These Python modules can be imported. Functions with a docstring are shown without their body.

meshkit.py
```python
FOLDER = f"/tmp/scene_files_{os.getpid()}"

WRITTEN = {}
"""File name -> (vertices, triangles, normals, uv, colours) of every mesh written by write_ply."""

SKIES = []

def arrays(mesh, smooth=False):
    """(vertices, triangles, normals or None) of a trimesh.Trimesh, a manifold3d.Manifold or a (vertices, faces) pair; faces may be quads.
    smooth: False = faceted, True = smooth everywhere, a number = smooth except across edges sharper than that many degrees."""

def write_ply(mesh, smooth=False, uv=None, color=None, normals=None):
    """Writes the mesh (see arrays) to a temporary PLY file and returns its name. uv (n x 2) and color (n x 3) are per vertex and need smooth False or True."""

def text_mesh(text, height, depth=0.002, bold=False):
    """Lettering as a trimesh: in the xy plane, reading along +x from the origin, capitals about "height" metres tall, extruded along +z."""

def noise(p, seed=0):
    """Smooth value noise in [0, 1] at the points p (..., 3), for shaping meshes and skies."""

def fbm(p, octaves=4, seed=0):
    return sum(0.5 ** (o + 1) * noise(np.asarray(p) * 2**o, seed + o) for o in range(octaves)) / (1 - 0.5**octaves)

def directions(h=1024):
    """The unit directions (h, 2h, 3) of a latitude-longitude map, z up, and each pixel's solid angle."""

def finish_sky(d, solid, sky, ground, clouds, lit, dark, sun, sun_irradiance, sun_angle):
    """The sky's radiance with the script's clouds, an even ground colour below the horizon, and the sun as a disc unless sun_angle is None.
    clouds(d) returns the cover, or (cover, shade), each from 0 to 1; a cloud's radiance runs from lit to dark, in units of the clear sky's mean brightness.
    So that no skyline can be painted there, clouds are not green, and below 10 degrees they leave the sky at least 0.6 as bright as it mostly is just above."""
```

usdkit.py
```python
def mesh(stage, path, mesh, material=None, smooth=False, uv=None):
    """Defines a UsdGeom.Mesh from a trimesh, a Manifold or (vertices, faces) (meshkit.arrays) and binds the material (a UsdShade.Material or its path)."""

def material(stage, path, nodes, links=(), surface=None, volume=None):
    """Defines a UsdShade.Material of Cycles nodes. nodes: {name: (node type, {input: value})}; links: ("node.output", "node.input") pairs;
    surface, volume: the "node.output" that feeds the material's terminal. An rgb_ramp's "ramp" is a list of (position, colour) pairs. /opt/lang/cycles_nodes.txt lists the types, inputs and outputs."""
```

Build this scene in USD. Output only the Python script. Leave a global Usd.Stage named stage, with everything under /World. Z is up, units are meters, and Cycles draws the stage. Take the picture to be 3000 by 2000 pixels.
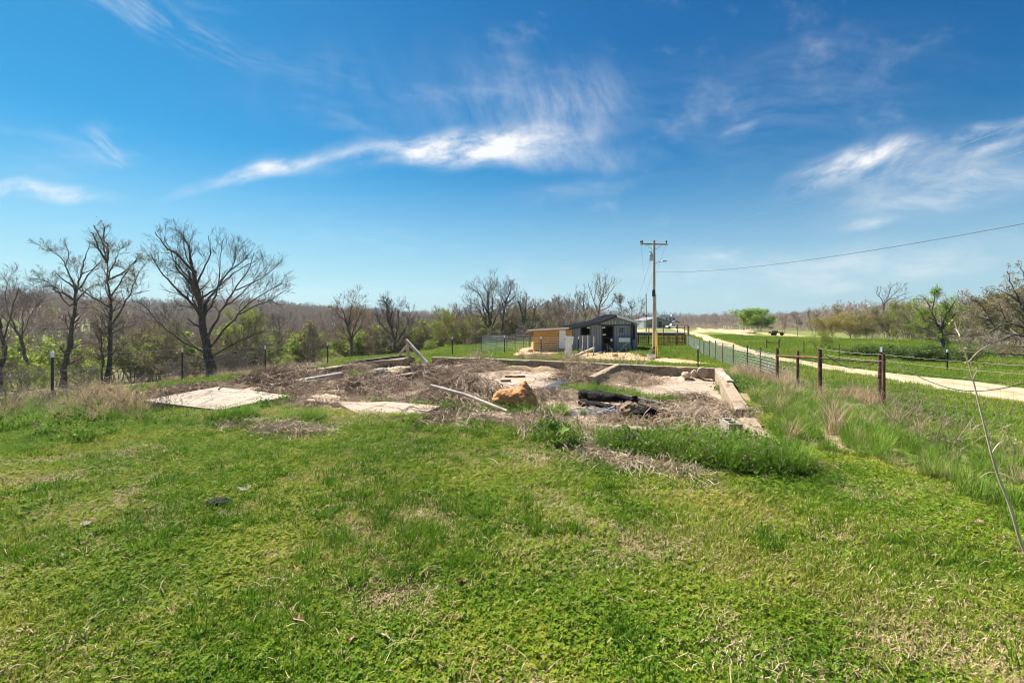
import math, random
import numpy as np, trimesh
from scipy.interpolate import RBFInterpolator
from scipy.spatial import cKDTree
from shapely.geometry import Polygon, LineString, Point
import shapely
from pxr import Usd, UsdGeom, UsdLux, UsdShade, Gf, Vt, Sdf
import usdkit, meshkit

stage = Usd.Stage.CreateInMemory()
UsdGeom.SetStageUpAxis(stage, 'Z'); UsdGeom.SetStageMetersPerUnit(stage, 1.0)
UsdGeom.Xform.Define(stage, '/World'); UsdGeom.Scope.Define(stage, '/World/Looks')
LK = '/World/Looks/'

# ---------------------------------------------------------------- camera, sun, sky, exposure
EYE = 1.65
FPX, CX, HY = 1333.0, 1500.0, 925.0          # focal length, centre column and horizon row of the 3000 x 2000 photograph
cam = UsdGeom.Camera.Define(stage, '/World/camera')
cam.CreateHorizontalApertureAttr(36.0)
cam.CreateFocalLengthAttr(36.0 * FPX / 3000.0)
cam.CreateVerticalApertureOffsetAttr(-(1000.0 - HY) / 3000.0 * 36.0)
cam.CreateFStopAttr(0.0)
cam.CreateExposureAttr(1.5)
cam.AddTranslateOp().Set(Gf.Vec3d(0, 0, EYE)); cam.AddRotateXOp().Set(90.0)

SUN_EL, SUN_AZ = math.radians(52), math.radians(-48)     # azimuth = atan2(x, y) of the direction towards the sun
SUN = np.array([math.sin(SUN_AZ) * math.cos(SUN_EL), math.cos(SUN_AZ) * math.cos(SUN_EL), math.sin(SUN_EL)])
sun = UsdLux.DistantLight.Define(stage, '/World/sun')
sun.CreateIntensityAttr(1.25); sun.CreateAngleAttr(0.53); sun.CreateNormalizeAttr(True); sun.CreateColorAttr(Gf.Vec3f(1, 0.95, 0.87))
_q = Gf.Rotation(Gf.Vec3d(0, 0, 1), Gf.Vec3d(*SUN))
sun.AddOrientOp(UsdGeom.XformOp.PrecisionDouble).Set(Gf.Quatd(_q.GetQuat()))

SKY_STRENGTH = 0.1
def sky_material():
    n, l = {}, []
    n['sky'] = ('sky_texture', dict(sky_type='single_scattering', sun_disc=False, sun_elevation=SUN_EL, sun_rotation=SUN_AZ, altitude=200.0, air_density=1.0, aerosol_density=0.25, ozone_density=1.5))
    # deep polarised blue: one response curve per channel over the whole sky
    n['ssep'] = ('separate_color', {}); l.append(('sky.color', 'ssep.color'))
    n['hsv'] = ('combine_color', {})
    for c, (k, g, o) in dict(r=(.104, 2.5, 1.15), g=(.104, 1.33, 3.45), b=(.104, 1.04, 3.65)).items():
        n['cvk' + c] = ('math', dict(math_type='multiply', value2=k)); n['cvg' + c] = ('math', dict(math_type='power', value2=g)); n['cvo' + c] = ('math', dict(math_type='multiply', value2=o))
        l += [('ssep.' + c, f'cvk{c}.value1'), (f'cvk{c}.value', f'cvg{c}.value1'), (f'cvg{c}.value', f'cvo{c}.value1'), (f'cvo{c}.value', 'hsv.' + c)]
    n['tc'] = ('texture_coordinate', {}); n['sep'] = ('separate_xyz', {}); l.append(('tc.generated', 'sep.vector'))
    n['ys'] = ('math', dict(math_type='maximum', value2=0.03)); l.append(('sep.y', 'ys.value1'))
    n['u'] = ('math', dict(math_type='divide')); l += [('sep.x', 'u.value1'), ('ys.value', 'u.value2')]
    n['v'] = ('math', dict(math_type='divide')); l += [('sep.z', 'v.value1'), ('ys.value', 'v.value2')]
    n['uv'] = ('combine_xyz', {}); l += [('u.value', 'uv.x'), ('v.value', 'uv.y')]
    # warp
    n['wn'] = ('noise_texture', dict(scale=4.0, detail=1.5, roughness=0.5)); l.append(('uv.vector', 'wn.vector'))
    n['ws'] = ('vector_math', dict(math_type='subtract', vector2=(.5, .5, .5))); l.append(('wn.color', 'ws.vector1'))
    n['wm'] = ('vector_math', dict(math_type='scale', scale=0.10)); l.append(('ws.vector', 'wm.vector1'))
    n['wuv'] = ('vector_math', dict(math_type='add')); l += [('uv.vector', 'wuv.vector1'), ('wm.vector', 'wuv.vector2')]
    def fibre(name, ang, sx, sy, scale, lo, hi):
        n[name + 'm'] = ('mapping', dict(mapping_type='texture', rotation=(0, 0, math.radians(ang)), scale=(sx, sy, 1.0))); l.append(('wuv.vector', name + 'm.vector'))
        n[name + 'n'] = ('noise_texture', dict(scale=scale, detail=7.0, roughness=0.64, distortion=0.0)); l.append((name + 'm.vector', name + 'n.vector'))
        n[name] = ('map_range', dict(range_type='smoothstep', from_min=lo, from_max=hi, to_min=0.0, to_max=1.0)); l.append((name + 'n.fac', name + '.value'))
        return name + '.result'
    F = [fibre('fa', 10, 1.0, .42, 9.0, .2, .85), fibre('fb', 112, 1.0, .42, 7.0, .15, .95), fibre('fc', 26, 1.0, .4, 7.0, .25, .8), fibre('fd', -2, 1.0, .24, 5.0, .22, .85), fibre('fe', -28, 1.0, .16, 6.0, .38, .75)]
    # patches: centre px, half size px, tilt, fibre, strength
    P = [((1390, 432), (330, 72), 6, 0, 1.4), ((1270, 440), (620, 56), 7, 0, .6), ((760, 517), (300, 30), 12, 0, .95),
         ((1660, 330), (250, 140), 22, 1, .42), ((1500, 300), (420, 170), 10, 1, .16), ((1640, 460), (330, 60), -2, 1, .5),
         ((130, 553), (250, 34), -2, 0, 1.0), ((300, 415), (110, 42), -28, 4, .55), ((480, 60), (420, 60), -20, 4, .3),
         ((2470, 490), (230, 62), 24, 2, 1.0), ((2700, 500), (380, 120), 14, 2, .4), ((2600, 455), (150, 45), 8, 2, .6), ((2560, 662), (100, 22), 2, 3, .75),
         ((2800, 560), (430, 95), 12, 3, .55), ((2900, 370), (200, 34), 18, 2, .6), ((2920, 420), (170, 25), 24, 2, .5),
         ((2500, 770), (900, 75), 2, 3, .55), ((2180, 380), (70, 30), 15, 2, .4), ((2130, 745), (90, 16), 25, 3, .4), ((2450, 830), (120, 22), 0, 3, .35),
         ((1700, 560), (320, 40), 8, 3, .16), ((1100, 250), (700, 220), 0, 1, .07), ((2300, 300), (700, 260), 8, 3, .12)]
    acc = None
    for i, ((px, py), (hx, hy), ang, f, s) in enumerate(P):
        n[f'm{i}'] = ('mapping', dict(mapping_type='texture', location=((px - CX) / FPX, (HY - py) / FPX, 0), rotation=(0, 0, math.radians(ang)), scale=(hx / FPX, hy / FPX, 1.0))); l.append(('wuv.vector', f'm{i}.vector'))
        n[f'l{i}'] = ('vector_math', dict(math_type='length')); l.append((f'm{i}.vector', f'l{i}.vector1'))
        n[f'r{i}'] = ('map_range', dict(range_type='smootherstep', from_min=1.25, from_max=0.0, to_min=0.0, to_max=s)); l.append((f'l{i}.value', f'r{i}.value'))
        n[f'x{i}'] = ('math', dict(math_type='multiply')); l += [(f'r{i}.result', f'x{i}.value1'), (F[f], f'x{i}.value2')]
        if acc is None: acc = f'x{i}.value'
        else:
            n[f'a{i}'] = ('math', dict(math_type='add')); l += [(acc, f'a{i}.value1'), (f'x{i}.value', f'a{i}.value2')]; acc = f'a{i}.value'
    n['front'] = ('map_range', dict(from_min=0.05, from_max=0.2, to_min=0.0, to_max=1.0, clamp=True)); l.append(('sep.y', 'front.value'))
    n['accf'] = ('math', dict(math_type='multiply')); l += [(acc, 'accf.value1'), ('front.result', 'accf.value2')]
    # thin cirrus over the rest of the sky
    n['gm'] = ('mapping', dict(mapping_type='texture', rotation=(0, 0, .5), scale=(1.0, .3, .25))); l.append(('tc.generated', 'gm.vector'))
    n['gn'] = ('noise_texture', dict(scale=3.0, detail=6.0, roughness=0.6)); l.append(('gm.vector', 'gn.vector'))
    n['gr'] = ('map_range', dict(range_type='smoothstep', from_min=.52, from_max=.85, to_min=0.0, to_max=.22)); l.append(('gn.fac', 'gr.value'))
    n['sum'] = ('math', dict(math_type='add', use_clamp=True)); l += [('accf.value', 'sum.value1'), ('gr.result', 'sum.value2')]
    n['mixc'] = ('mix_color', dict(blend_type='mix', b=CLOUD, use_clamp_result=False)); l += [('sum.value', 'mixc.fac'), ('hsv.color', 'mixc.a')]
    n['ve'] = ('map_range', dict(range_type='smoothstep', from_min=.34, from_max=-.02, to_min=0.0, to_max=.78)); l.append(('sep.z', 've.value'))
    n['mixv'] = ('mix_color', dict(blend_type='mix', b=VEIL, use_clamp_result=False)); l += [('ve.result', 'mixv.fac'), ('hsv.color', 'mixv.a')]
    l.remove(('hsv.color', 'mixc.a')); l.append(('mixv.result', 'mixc.a'))
    n['bg'] = ('background_shader', dict(strength=SKY_STRENGTH)); l.append(('mixc.result', 'bg.color'))
    return usdkit.material(stage, LK + 'sky', n, l, surface='bg.background')
VEIL = (1.9, 2.4, 2.82)
CLOUD = (3.35, 3.42, 3.5)
dome = UsdLux.DomeLight.Define(stage, '/World/sky')
UsdShade.MaterialBindingAPI.Apply(dome.GetPrim()).Bind(sky_material())
dome.GetPrim().SetCustomDataByKey('kind', 'structure')

# ---------------------------------------------------------------- helpers
RNG = np.random.default_rng(7)
def W(px, py, z):
    """where the line of sight through the photograph's pixel meets the height z"""
    y = (EYE - z) * FPX / (py - HY)
    return np.array([(px - CX) * y / FPX, y, z])
def D(px, py, y):
    """the point on that line of sight y metres into the scene"""
    return np.array([(px - CX) * y / FPX, y, EYE + (HY - py) * y / FPX])

NAMES = {}
def uniq(parent, name):
    k = (parent, name); c = NAMES.get(k, 0); NAMES[k] = c + 1
    return f'{parent}/{name}' if c == 0 else f'{parent}/{name}_{c:03d}'
def tag(p, label=None, cat=None, group=None, kind=None):
    for k, v in (('label', label), ('category', cat), ('group', group), ('kind', kind)):
        if v: p.SetCustomDataByKey(k, v)
    return p
def thing(name, label=None, cat=None, loc=(0, 0, 0), rz=0.0, group=None, kind=None, scale=None):
    x = UsdGeom.Xform.Define(stage, uniq('/World', name))
    x.AddTranslateOp().Set(Gf.Vec3d(*map(float, loc)))
    if rz: x.AddRotateZOp().Set(math.degrees(rz))
    if scale is not None: x.AddScaleOp().Set(Gf.Vec3f(*np.broadcast_to(np.asarray(scale, float), 3).tolist()))
    p = tag(x.GetPrim(), label, cat, group, kind)
    p._o = None
    return p
ORIGIN = {}
def root(name, label, cat, loc, group=None, kind=None):
    """a thing whose parts are given in world coordinates: put() moves them to the thing's base"""
    p = thing(name, label, cat, loc, 0, group, kind); ORIGIN[str(p.GetPath())] = np.asarray(loc, float)
    return p
def cat_mesh(ms):
    vs, fs, n = [], [], 0
    for m in ms:
        v, f = (m.vertices, m.faces) if hasattr(m, 'vertices') else m
        v = np.asarray(v, float); f = np.asarray(f, int)
        if f.shape[1] == 4: f = np.vstack([f[:, [0, 1, 2]], f[:, [0, 2, 3]]])
        vs.append(v); fs.append(f + n); n += len(v)
    return np.vstack(vs), np.vstack(fs)
def put(name, mesh, mat, parent=None, smooth=False, label=None, cat=None, group=None, kind=None, col=None):
    base = str(parent.GetPath()) if parent else '/World'
    if isinstance(mesh, list): mesh = cat_mesh(mesh)
    o, b = None, base
    while o is None and b not in ('/World', ''):
        o = ORIGIN.get(b); b = b.rsplit('/', 1)[0]
    if o is not None:
        v, f = (mesh.vertices, mesh.faces) if hasattr(mesh, 'vertices') else mesh
        mesh = (np.asarray(v, float) - o, np.asarray(f, int))
    m = usdkit.mesh(stage, uniq(base, name), mesh, mat, smooth=smooth)
    if col is not None:
        UsdGeom.PrimvarsAPI(m).CreatePrimvar('zone', Sdf.ValueTypeNames.Color3fArray, 'vertex').Set(Vt.Vec3fArray.FromNumpy(np.asarray(col, np.float32)))
    return tag(m.GetPrim(), label, cat, group, kind)
def copy_of(proto, name, label, cat, loc, rz=0.0, group=None, scale=None):
    p = thing(name, label, cat, loc, rz, group, None, scale)
    p.GetReferences().AddInternalReference(proto.GetPath()); p.SetInstanceable(True)
    for k, v in (('label', label), ('category', cat), ('group', group)):
        if v: p.SetCustomDataByKey(k, v)
    return p

def box(sx, sy, sz, c=(0, 0, 0), rz=0.0, ch=0.0):
    """a box with slightly cut edges, standing round c"""
    if ch:
        import manifold3d as m3
        s = np.array([sx, sy, sz]) / 2
        pts = []
        for sg in np.ndindex(2, 2, 2):
            g = np.array(sg) * 2 - 1
            for k in range(3):
                q = s.copy(); q -= ch; q[k] = s[k]; pts.append(g * q)
        m = m3.Manifold.hull_points(np.array(pts, np.float32)).to_mesh()
        v, f = np.array(m.vert_properties[:, :3], float), np.array(m.tri_verts)
    else:
        b = trimesh.creation.box([sx, sy, sz]); v, f = np.array(b.vertices), np.array(b.faces)
    if rz: c_, s_ = math.cos(rz), math.sin(rz); v = v @ np.array([[c_, s_, 0], [-s_, c_, 0], [0, 0, 1]])
    return v + np.asarray(c, float), f
def bar(a, b, w, h, ch=0.0, roll=0.0, jit=0.0, seg=1, seed=0):
    """a timber from a to b"""
    a, b = np.asarray(a, float), np.asarray(b, float); d = b - a; L = np.linalg.norm(d); d /= L
    s = np.cross(d, [0, 0, 1.0]); s = s / np.linalg.norm(s) if np.linalg.norm(s) > 1e-6 else np.array([1.0, 0, 0])
    u = np.cross(s, d)
    if roll: s, u = s * math.cos(roll) + u * math.sin(roll), u * math.cos(roll) - s * math.sin(roll)
    v, f = box(L, w, h, ch=ch)
    if jit:
        m = trimesh.Trimesh(v, f); m = m.subdivide_to_size(max(L / 14, .05)); v, f = np.array(m.vertices), np.array(m.faces)
        v = v + (meshkit.fbm(v * np.array([2.5, 9, 9]) + seed, 3, seed)[:, None] - .5) * jit * np.sign(v) * np.array([.3, 1, 1])
    return (a + b) / 2 + v[:, :1] * d + v[:, 1:2] * s + v[:, 2:3] * u, f
def tubes(P, R, sides=4, cap=False):
    """P (n, k, 3), R (n, k): n tubes in one mesh"""
    P = np.asarray(P, float); n, k, _ = P.shape; R = np.broadcast_to(np.asarray(R, float), (n, k))
    T = np.gradient(P, axis=1) if k > 1 else P; T = T / (np.linalg.norm(T, axis=2, keepdims=True) + 1e-12)
    ref = np.where(np.abs(T[:, :1, 2:]) < 0.85, [0, 0, 1.0], [1.0, 0, 0]); ref = np.broadcast_to(ref, T.shape)
    A = np.cross(T, ref); A /= np.linalg.norm(A, axis=2, keepdims=True) + 1e-12; B = np.cross(T, A)
    an = np.arange(sides) * 2 * np.pi / sides
    V = P[:, :, None] + R[:, :, None, None] * (np.cos(an)[:, None] * A[:, :, None] + np.sin(an)[:, None] * B[:, :, None])
    I, K, S = np.meshgrid(np.arange(n), np.arange(k - 1), np.arange(sides), indexing='ij')
    at = lambda kk, ss: ((I * k + kk) * sides + ss % sides).ravel()
    q = np.stack([at(K, S), at(K, S + 1), at(K + 1, S + 1), at(K + 1, S)], 1)
    V = V.reshape(-1, 3); F = np.vstack([q[:, [0, 1, 2]], q[:, [0, 2, 3]]])
    if cap:
        c0 = (np.arange(n) * k * sides)[:, None]; c1 = c0 + (k - 1) * sides
        for j in range(1, sides - 1):
            F = np.vstack([F, np.hstack([c0, c0 + j + 1, c0 + j]), np.hstack([c1, c1 + j, c1 + j + 1])])
    return V, F
def tube(pts, r, sides=8, cap=True):
    return tubes(np.asarray(pts, float)[None], np.broadcast_to(np.asarray(r, float), (len(pts),))[None], sides, cap)
def pole_m(a, b, r, sides=8, r2=None, k=2):
    a, b = np.asarray(a, float), np.asarray(b, float); t = np.linspace(0, 1, k)[:, None]
    return tube(a + (b - a) * t, np.linspace(r, r if r2 is None else r2, k), sides)
def resample(pts, step):
    pts = np.asarray(pts, float); s = np.r_[0, np.cumsum(np.linalg.norm(np.diff(pts, axis=0), axis=1))]
    n = max(2, int(s[-1] / step) + 1); t = np.linspace(0, s[-1], n)
    return np.stack([np.interp(t, s, pts[:, i]) for i in range(pts.shape[1])], 1)
def smooth_poly(pts, step=.3, it=2):
    pts = np.asarray(pts, float)
    for _ in range(it):
        q = np.empty((2 * len(pts) - 2, pts.shape[1])); q[0::2] = .75 * pts[:-1] + .25 * pts[1:]; q[1::2] = .25 * pts[:-1] + .75 * pts[1:]
        pts = np.vstack([pts[:1], q, pts[-1:]])
    return resample(pts, step)
def sag(a, b, drop, n=24):
    a, b = np.asarray(a, float), np.asarray(b, float); t = np.linspace(0, 1, n)[:, None]
    p = a + (b - a) * t; p[:, 2] -= drop * 4 * (t * (1 - t))[:, 0]
    return p
def lump(r, sub=3, amp=.25, freq=1.6, seed=0):
    """an uneven stone or clod of half sizes r"""
    m = trimesh.creation.icosphere(sub, 1.0); v = np.array(m.vertices)
    v = v * (1 + amp * (meshkit.fbm(v * freq + 10 + seed * 3.7, 4, seed)[:, None] - .5) * 2)
    return v * np.asarray(r, float), np.array(m.faces)
def rotz(v, a):
    c, s = math.cos(a), math.sin(a); return np.asarray(v, float) @ np.array([[c, s, 0], [-s, c, 0], [0, 0, 1]])
def moved(m, loc, rz=0.0):
    return rotz(m[0], rz) + np.asarray(loc, float), m[1]

# ---------------------------------------------------------------- materials
def pos_noise(n, l, name, scale, detail=3.0, rough=.55, obj=False, stretch=None):
    src = 'geo.position'
    if 'geo' not in n: n['geo'] = ('geometry', {})
    if obj:
        n['tco'] = ('texture_coordinate', {}); src = 'tco.object'
    n[name] = ('noise_texture', dict(scale=scale, detail=detail, roughness=rough))
    if stretch is not None:
        n[name + 'm'] = ('mapping', dict(mapping_type='point', scale=tuple(stretch))); l.append((src, name + 'm.vector')); src = name + 'm.vector'
    l.append((src, name + '.vector'))
    return name + '.fac'
def mat(name, ramp, scale=6.0, rough=.8, detail=5.0, bump=0.0, bscale=None, metal=0.0, spec=.3, stretch=None, obj=False, trans=0.0, rnd=0.0, coat=0.0):
    """colour from noise through a ramp; optional fine bump; optional translucency for leaves; rnd mixes in a value per instance"""
    n, l = {}, []
    f = pos_noise(n, l, 'ns', scale, detail, .6, obj, stretch)
    if rnd:
        n['oi'] = ('object_info', {}); n['rm'] = ('mix_float', dict(fac=rnd)); l += [(f, 'rm.a'), ('oi.random', 'rm.b')]; f = 'rm.result'
    n['rp'] = ('rgb_ramp', dict(ramp=ramp)); l.append((f, 'rp.fac'))
    n['p'] = ('principled_bsdf', dict(roughness=rough, metallic=metal, specular_ior_level=spec, coat_weight=coat)); l.append(('rp.color', 'p.base_color'))
    if bump:
        g = pos_noise(n, l, 'nb', bscale or scale * 5, 4.0, .6, obj, stretch)
        n['b'] = ('bump', dict(strength=.8, distance=bump)); l += [(g, 'b.height'), ('b.normal', 'p.normal')]
    out = 'p.BSDF'
    if trans:
        n['tl'] = ('translucent_bsdf', {}); n['mx'] = ('mix_closure', dict(fac=trans))
        n['tg'] = ('gamma', dict(gamma=.85)); l += [('rp.color', 'tg.color'), ('tg.color', 'tl.color'), ('p.BSDF', 'mx.closure1'), ('tl.BSDF', 'mx.closure2')]
        out = 'mx.closure'
    return usdkit.material(stage, LK + name, n, l, surface=out)
# ---------------------------------------------------------------- the lie of the land
CTRL = np.array([
    (0, 0, 0), (-6, 2, -.02), (6, 2, -.02), (0, 4, 0), (-3, 5, .0), (3, 5, 0), (0, -8, .05), (-10, -6, 0), (10, -6, 0), (-40, -30, -1.5), (40, -30, -.5), (0, -60, .4), (0, 6.5, .02),
    (-5, 7, -.05), (-7, 6, -.12), (-3, 7.6, -.03), (5, 6.5, -.06), (6, 9, -.22), (5.6, 10, -.15),
    (8, 9, -.4), (8, 11, -.42), (8, 13.5, -.45), (7.2, 16, -.42), (10, 22, -.65), (13, 35, -.95), (12, 10, -.72), (16.5, 14, -.95), (17, 25, -1.0), (18, 32, -1.05), (20, 45, -1.1), (28, 70, -1.4), (36, 92, -1.7),
    (0, 20, -.3), (3, 18, -.28), (6, 18, -.4), (-3, 20, -.35), (0, 26, -.78), (4, 30, -1.0), (9.2, 29.5, -1.1), (6, 36.5, -1.2), (10, 37, -1.2), (2, 34, -1.1), (-2, 32, -.95), (14, 45, -1.3),
    (-7, 9, -.15), (-9, 8, -.25), (-9, 12, -.35), (-12.4, 12.2, -.67), (-12, 8, -.45), (-9, 14, -.5), (-6, 19, -.4), (-13, 18, -.98), (-11, 20.5, -.95), (-9.5, 23.5, -1.0), (-3.65, 28, -.85),
    (-25.7, 26, -2.4), (-22, 25, -2.3), (-22.5, 34, -2.9), (-14, 35, -1.75), (-6.3, 48.7, -1.7), (2.5, 57, -1.6), (-20, 15, -1.5), (-32, 15, -2.8), (-30, 3, -1.3), (8, 60, -1.6),
    (-35, 50, -5.2), (-18, 58, -5.0), (-60, 60, -7.5), (-6, 85, -5.5), (10, 85, -3.4), (-60, 120, -9), (-100, 150, -8.5), (-150, 90, -7), (-10, 150, -9), (-90, 40, -7), (-140, 20, -6),
    (25, 48, -1.25), (40, 50, -1.35), (38, 62, -1.5), (55, 61, -1.6), (47, 40, -1.5), (30, 29, -1.25), (25, 20, -1.1), (40, 25, -1.8), (60, 30, -2.2), (24, 10, -1.1), (50, 10, -1.6), (70, 80, -3),
    (50, 110, -2.2), (36, 120, -2.3), (70, 135, -2.6), (60, 170, -3.2), (40, 175, -2.9), (30, 130, -2.6), (100, 170, -4.0), (130, 200, -4.8), (45, 215, -4.3), (90, 230, -4.6), (20, 180, -5), (150, 120, -4.5), (120, 60, -3.5),
    (-330, 300, 9), (-450, 250, 14), (-250, 420, 8), (-230, 470, 5), (-140, 480, -2), (-60, 500, -9), (60, 560, -9), (160, 480, -7), (300, 420, -5), (420, 300, -4), (500, 100, -2), (-500, 60, 6), (-300, 150, -4), (-160, 220, -9), (-60, 250, -11), (40, 300, -9),
    (-900, 900, 4), (0, 1200, -4), (900, 900, 0), (1500, 0, 0), (-1500, 0, 4), (0, -1500, 0), (0, 2600, -2), (-2000, 1800, 0), (2000, 1800, 0)], float)
def _warp(x, y):
    r = np.hypot(x, y) + 1e-9; k = np.arcsinh(r / 12.0) * 12.0 / r
    return np.stack([x * k, y * k], -1)
_rbf = RBFInterpolator(_warp(CTRL[:, 0], CTRL[:, 1]), CTRL[:, 2], kernel='linear', neighbors=24, smoothing=.002)
def _terrain_raw(x, y):
    x = np.asarray(x, float); y = np.asarray(y, float); sh = x.shape
    z = _rbf(_warp(x.ravel(), y.ravel())).reshape(sh)
    r = np.hypot(x, y); P = np.stack([x, y, np.zeros_like(x)], -1)
    z = z + (meshkit.fbm(P * .35, 3, 3) - .5) * .14 * np.clip((r - 5) / 25, .12, 1) + (meshkit.fbm(P * 1.7, 2, 5) - .5) * .05 * np.clip(r / 8, .3, 1)
    z = z + (meshkit.fbm(P * .02, 3, 8) - .5) * 8.0 * np.clip((r - 120) / 300, 0, 1)
    return z

# the old house's foundation, traced from the top of its walls (all at height 0)
C0, FR = W(2261, 1288, 0), W(2118, 1078, 0)
VV = FR - C0; VV /= np.linalg.norm(VV); UU = np.array([VV[1], -VV[0], 0.0])
NL = C0 - UU * 12.4; FL = np.array([-4.06, 18.3, 0]); GAP0 = np.array([-3.12, 18.15, 0])
FPOLY = Polygon([C0[:2], FR[:2], FL[:2], NL[:2]])
FIN = FPOLY.buffer(-.12)
# grids make the many height queries cheap
_gx = np.linspace(-1, 1, 701); _G = 45.0
_GX, _GY = np.meshgrid(np.sinh(_gx * 3.2) / np.sinh(3.2) * 700, np.sinh(np.linspace(-.72, 1, 701) * 3.2) / np.sinh(3.2) * 700, indexing='xy')
from scipy.interpolate import RegularGridInterpolator
_zz = _terrain_raw(_GX, _GY)
_zz = np.where(shapely.contains_xy(FIN, _GX, _GY), -.55, _zz)
_rgi = RegularGridInterpolator((_GY[:, 0], _GX[0]), _zz, bounds_error=False, fill_value=None)
def H(x, y):
    x, y = np.broadcast_arrays(np.asarray(x, float), np.asarray(y, float))
    return _rgi(np.stack([y.ravel(), x.ravel()], -1)).reshape(x.shape)
_Ys = np.geomspace(1.2, 600, 3000)
def GT(px, py, lift=0.0):
    """where the line of sight through a pixel first meets the ground"""
    x = (px - CX) * _Ys / FPX; z = EYE + (HY - py) * _Ys / FPX
    hit = np.nonzero(z < H(x, _Ys) + lift)[0]
    i = hit[0] if len(hit) else len(_Ys) - 1
    return np.array([x[i], _Ys[i], H(x[i], _Ys[i]) + 0.0])
def on(x, y, dz=0.0): return np.array([x, y, float(H(x, y)) + dz])
def at_y(px, y, dz=0.0): return on((px - CX) * y / FPX, y, dz)

def poly_mask(poly, x, y, soft):
    """1 inside, falling to 0 over `soft` metres outside (with a ragged edge)"""
    pts = shapely.points(x.ravel(), y.ravel()); d = shapely.distance(poly, pts).reshape(x.shape)
    d = d + (meshkit.fbm(np.stack([x, y, 0 * x], -1) * 1.3, 3, 11) - .5) * soft * 1.6
    return np.clip(1 - d / soft, 0, 1)
def gpoly(*pix): return Polygon([GT(*p)[:2] for p in pix])
# bare clay, dry and leaf-littered patches
CLAY = [gpoly((1590, 1052), (1700, 1022), (1866, 1034), (1905, 1046), (2000, 1048), (2120, 1072), (2080, 1076), (1830, 1062)), gpoly((1455, 1050), (1500, 1026), (1540, 1012), (1700, 1028), (1640, 1042)),
        gpoly((2040, 966), (2110, 962), (2190, 966), (2215, 974), (2130, 976)), gpoly((2020, 974), (2060, 962), (2085, 968), (2060, 974)), gpoly((1866, 966), (1900, 964), (1910, 969), (1870, 971)), gpoly((2230, 974), (2300, 977), (2360, 984), (2290, 984), (2250, 980))]
DRY = [FPOLY.buffer(.45).union(LineString([W(850, 1160, 0)[:2], W(1300, 1192, 0)[:2], W(1760, 1240, 0)[:2]]).buffer(1.15)).union(Polygon([(-10.5, 9.6), (-8.2, 8.6), (-4.6, 8.7), (-4, 18.6), (-9, 17), (-12, 13)]))]
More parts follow.
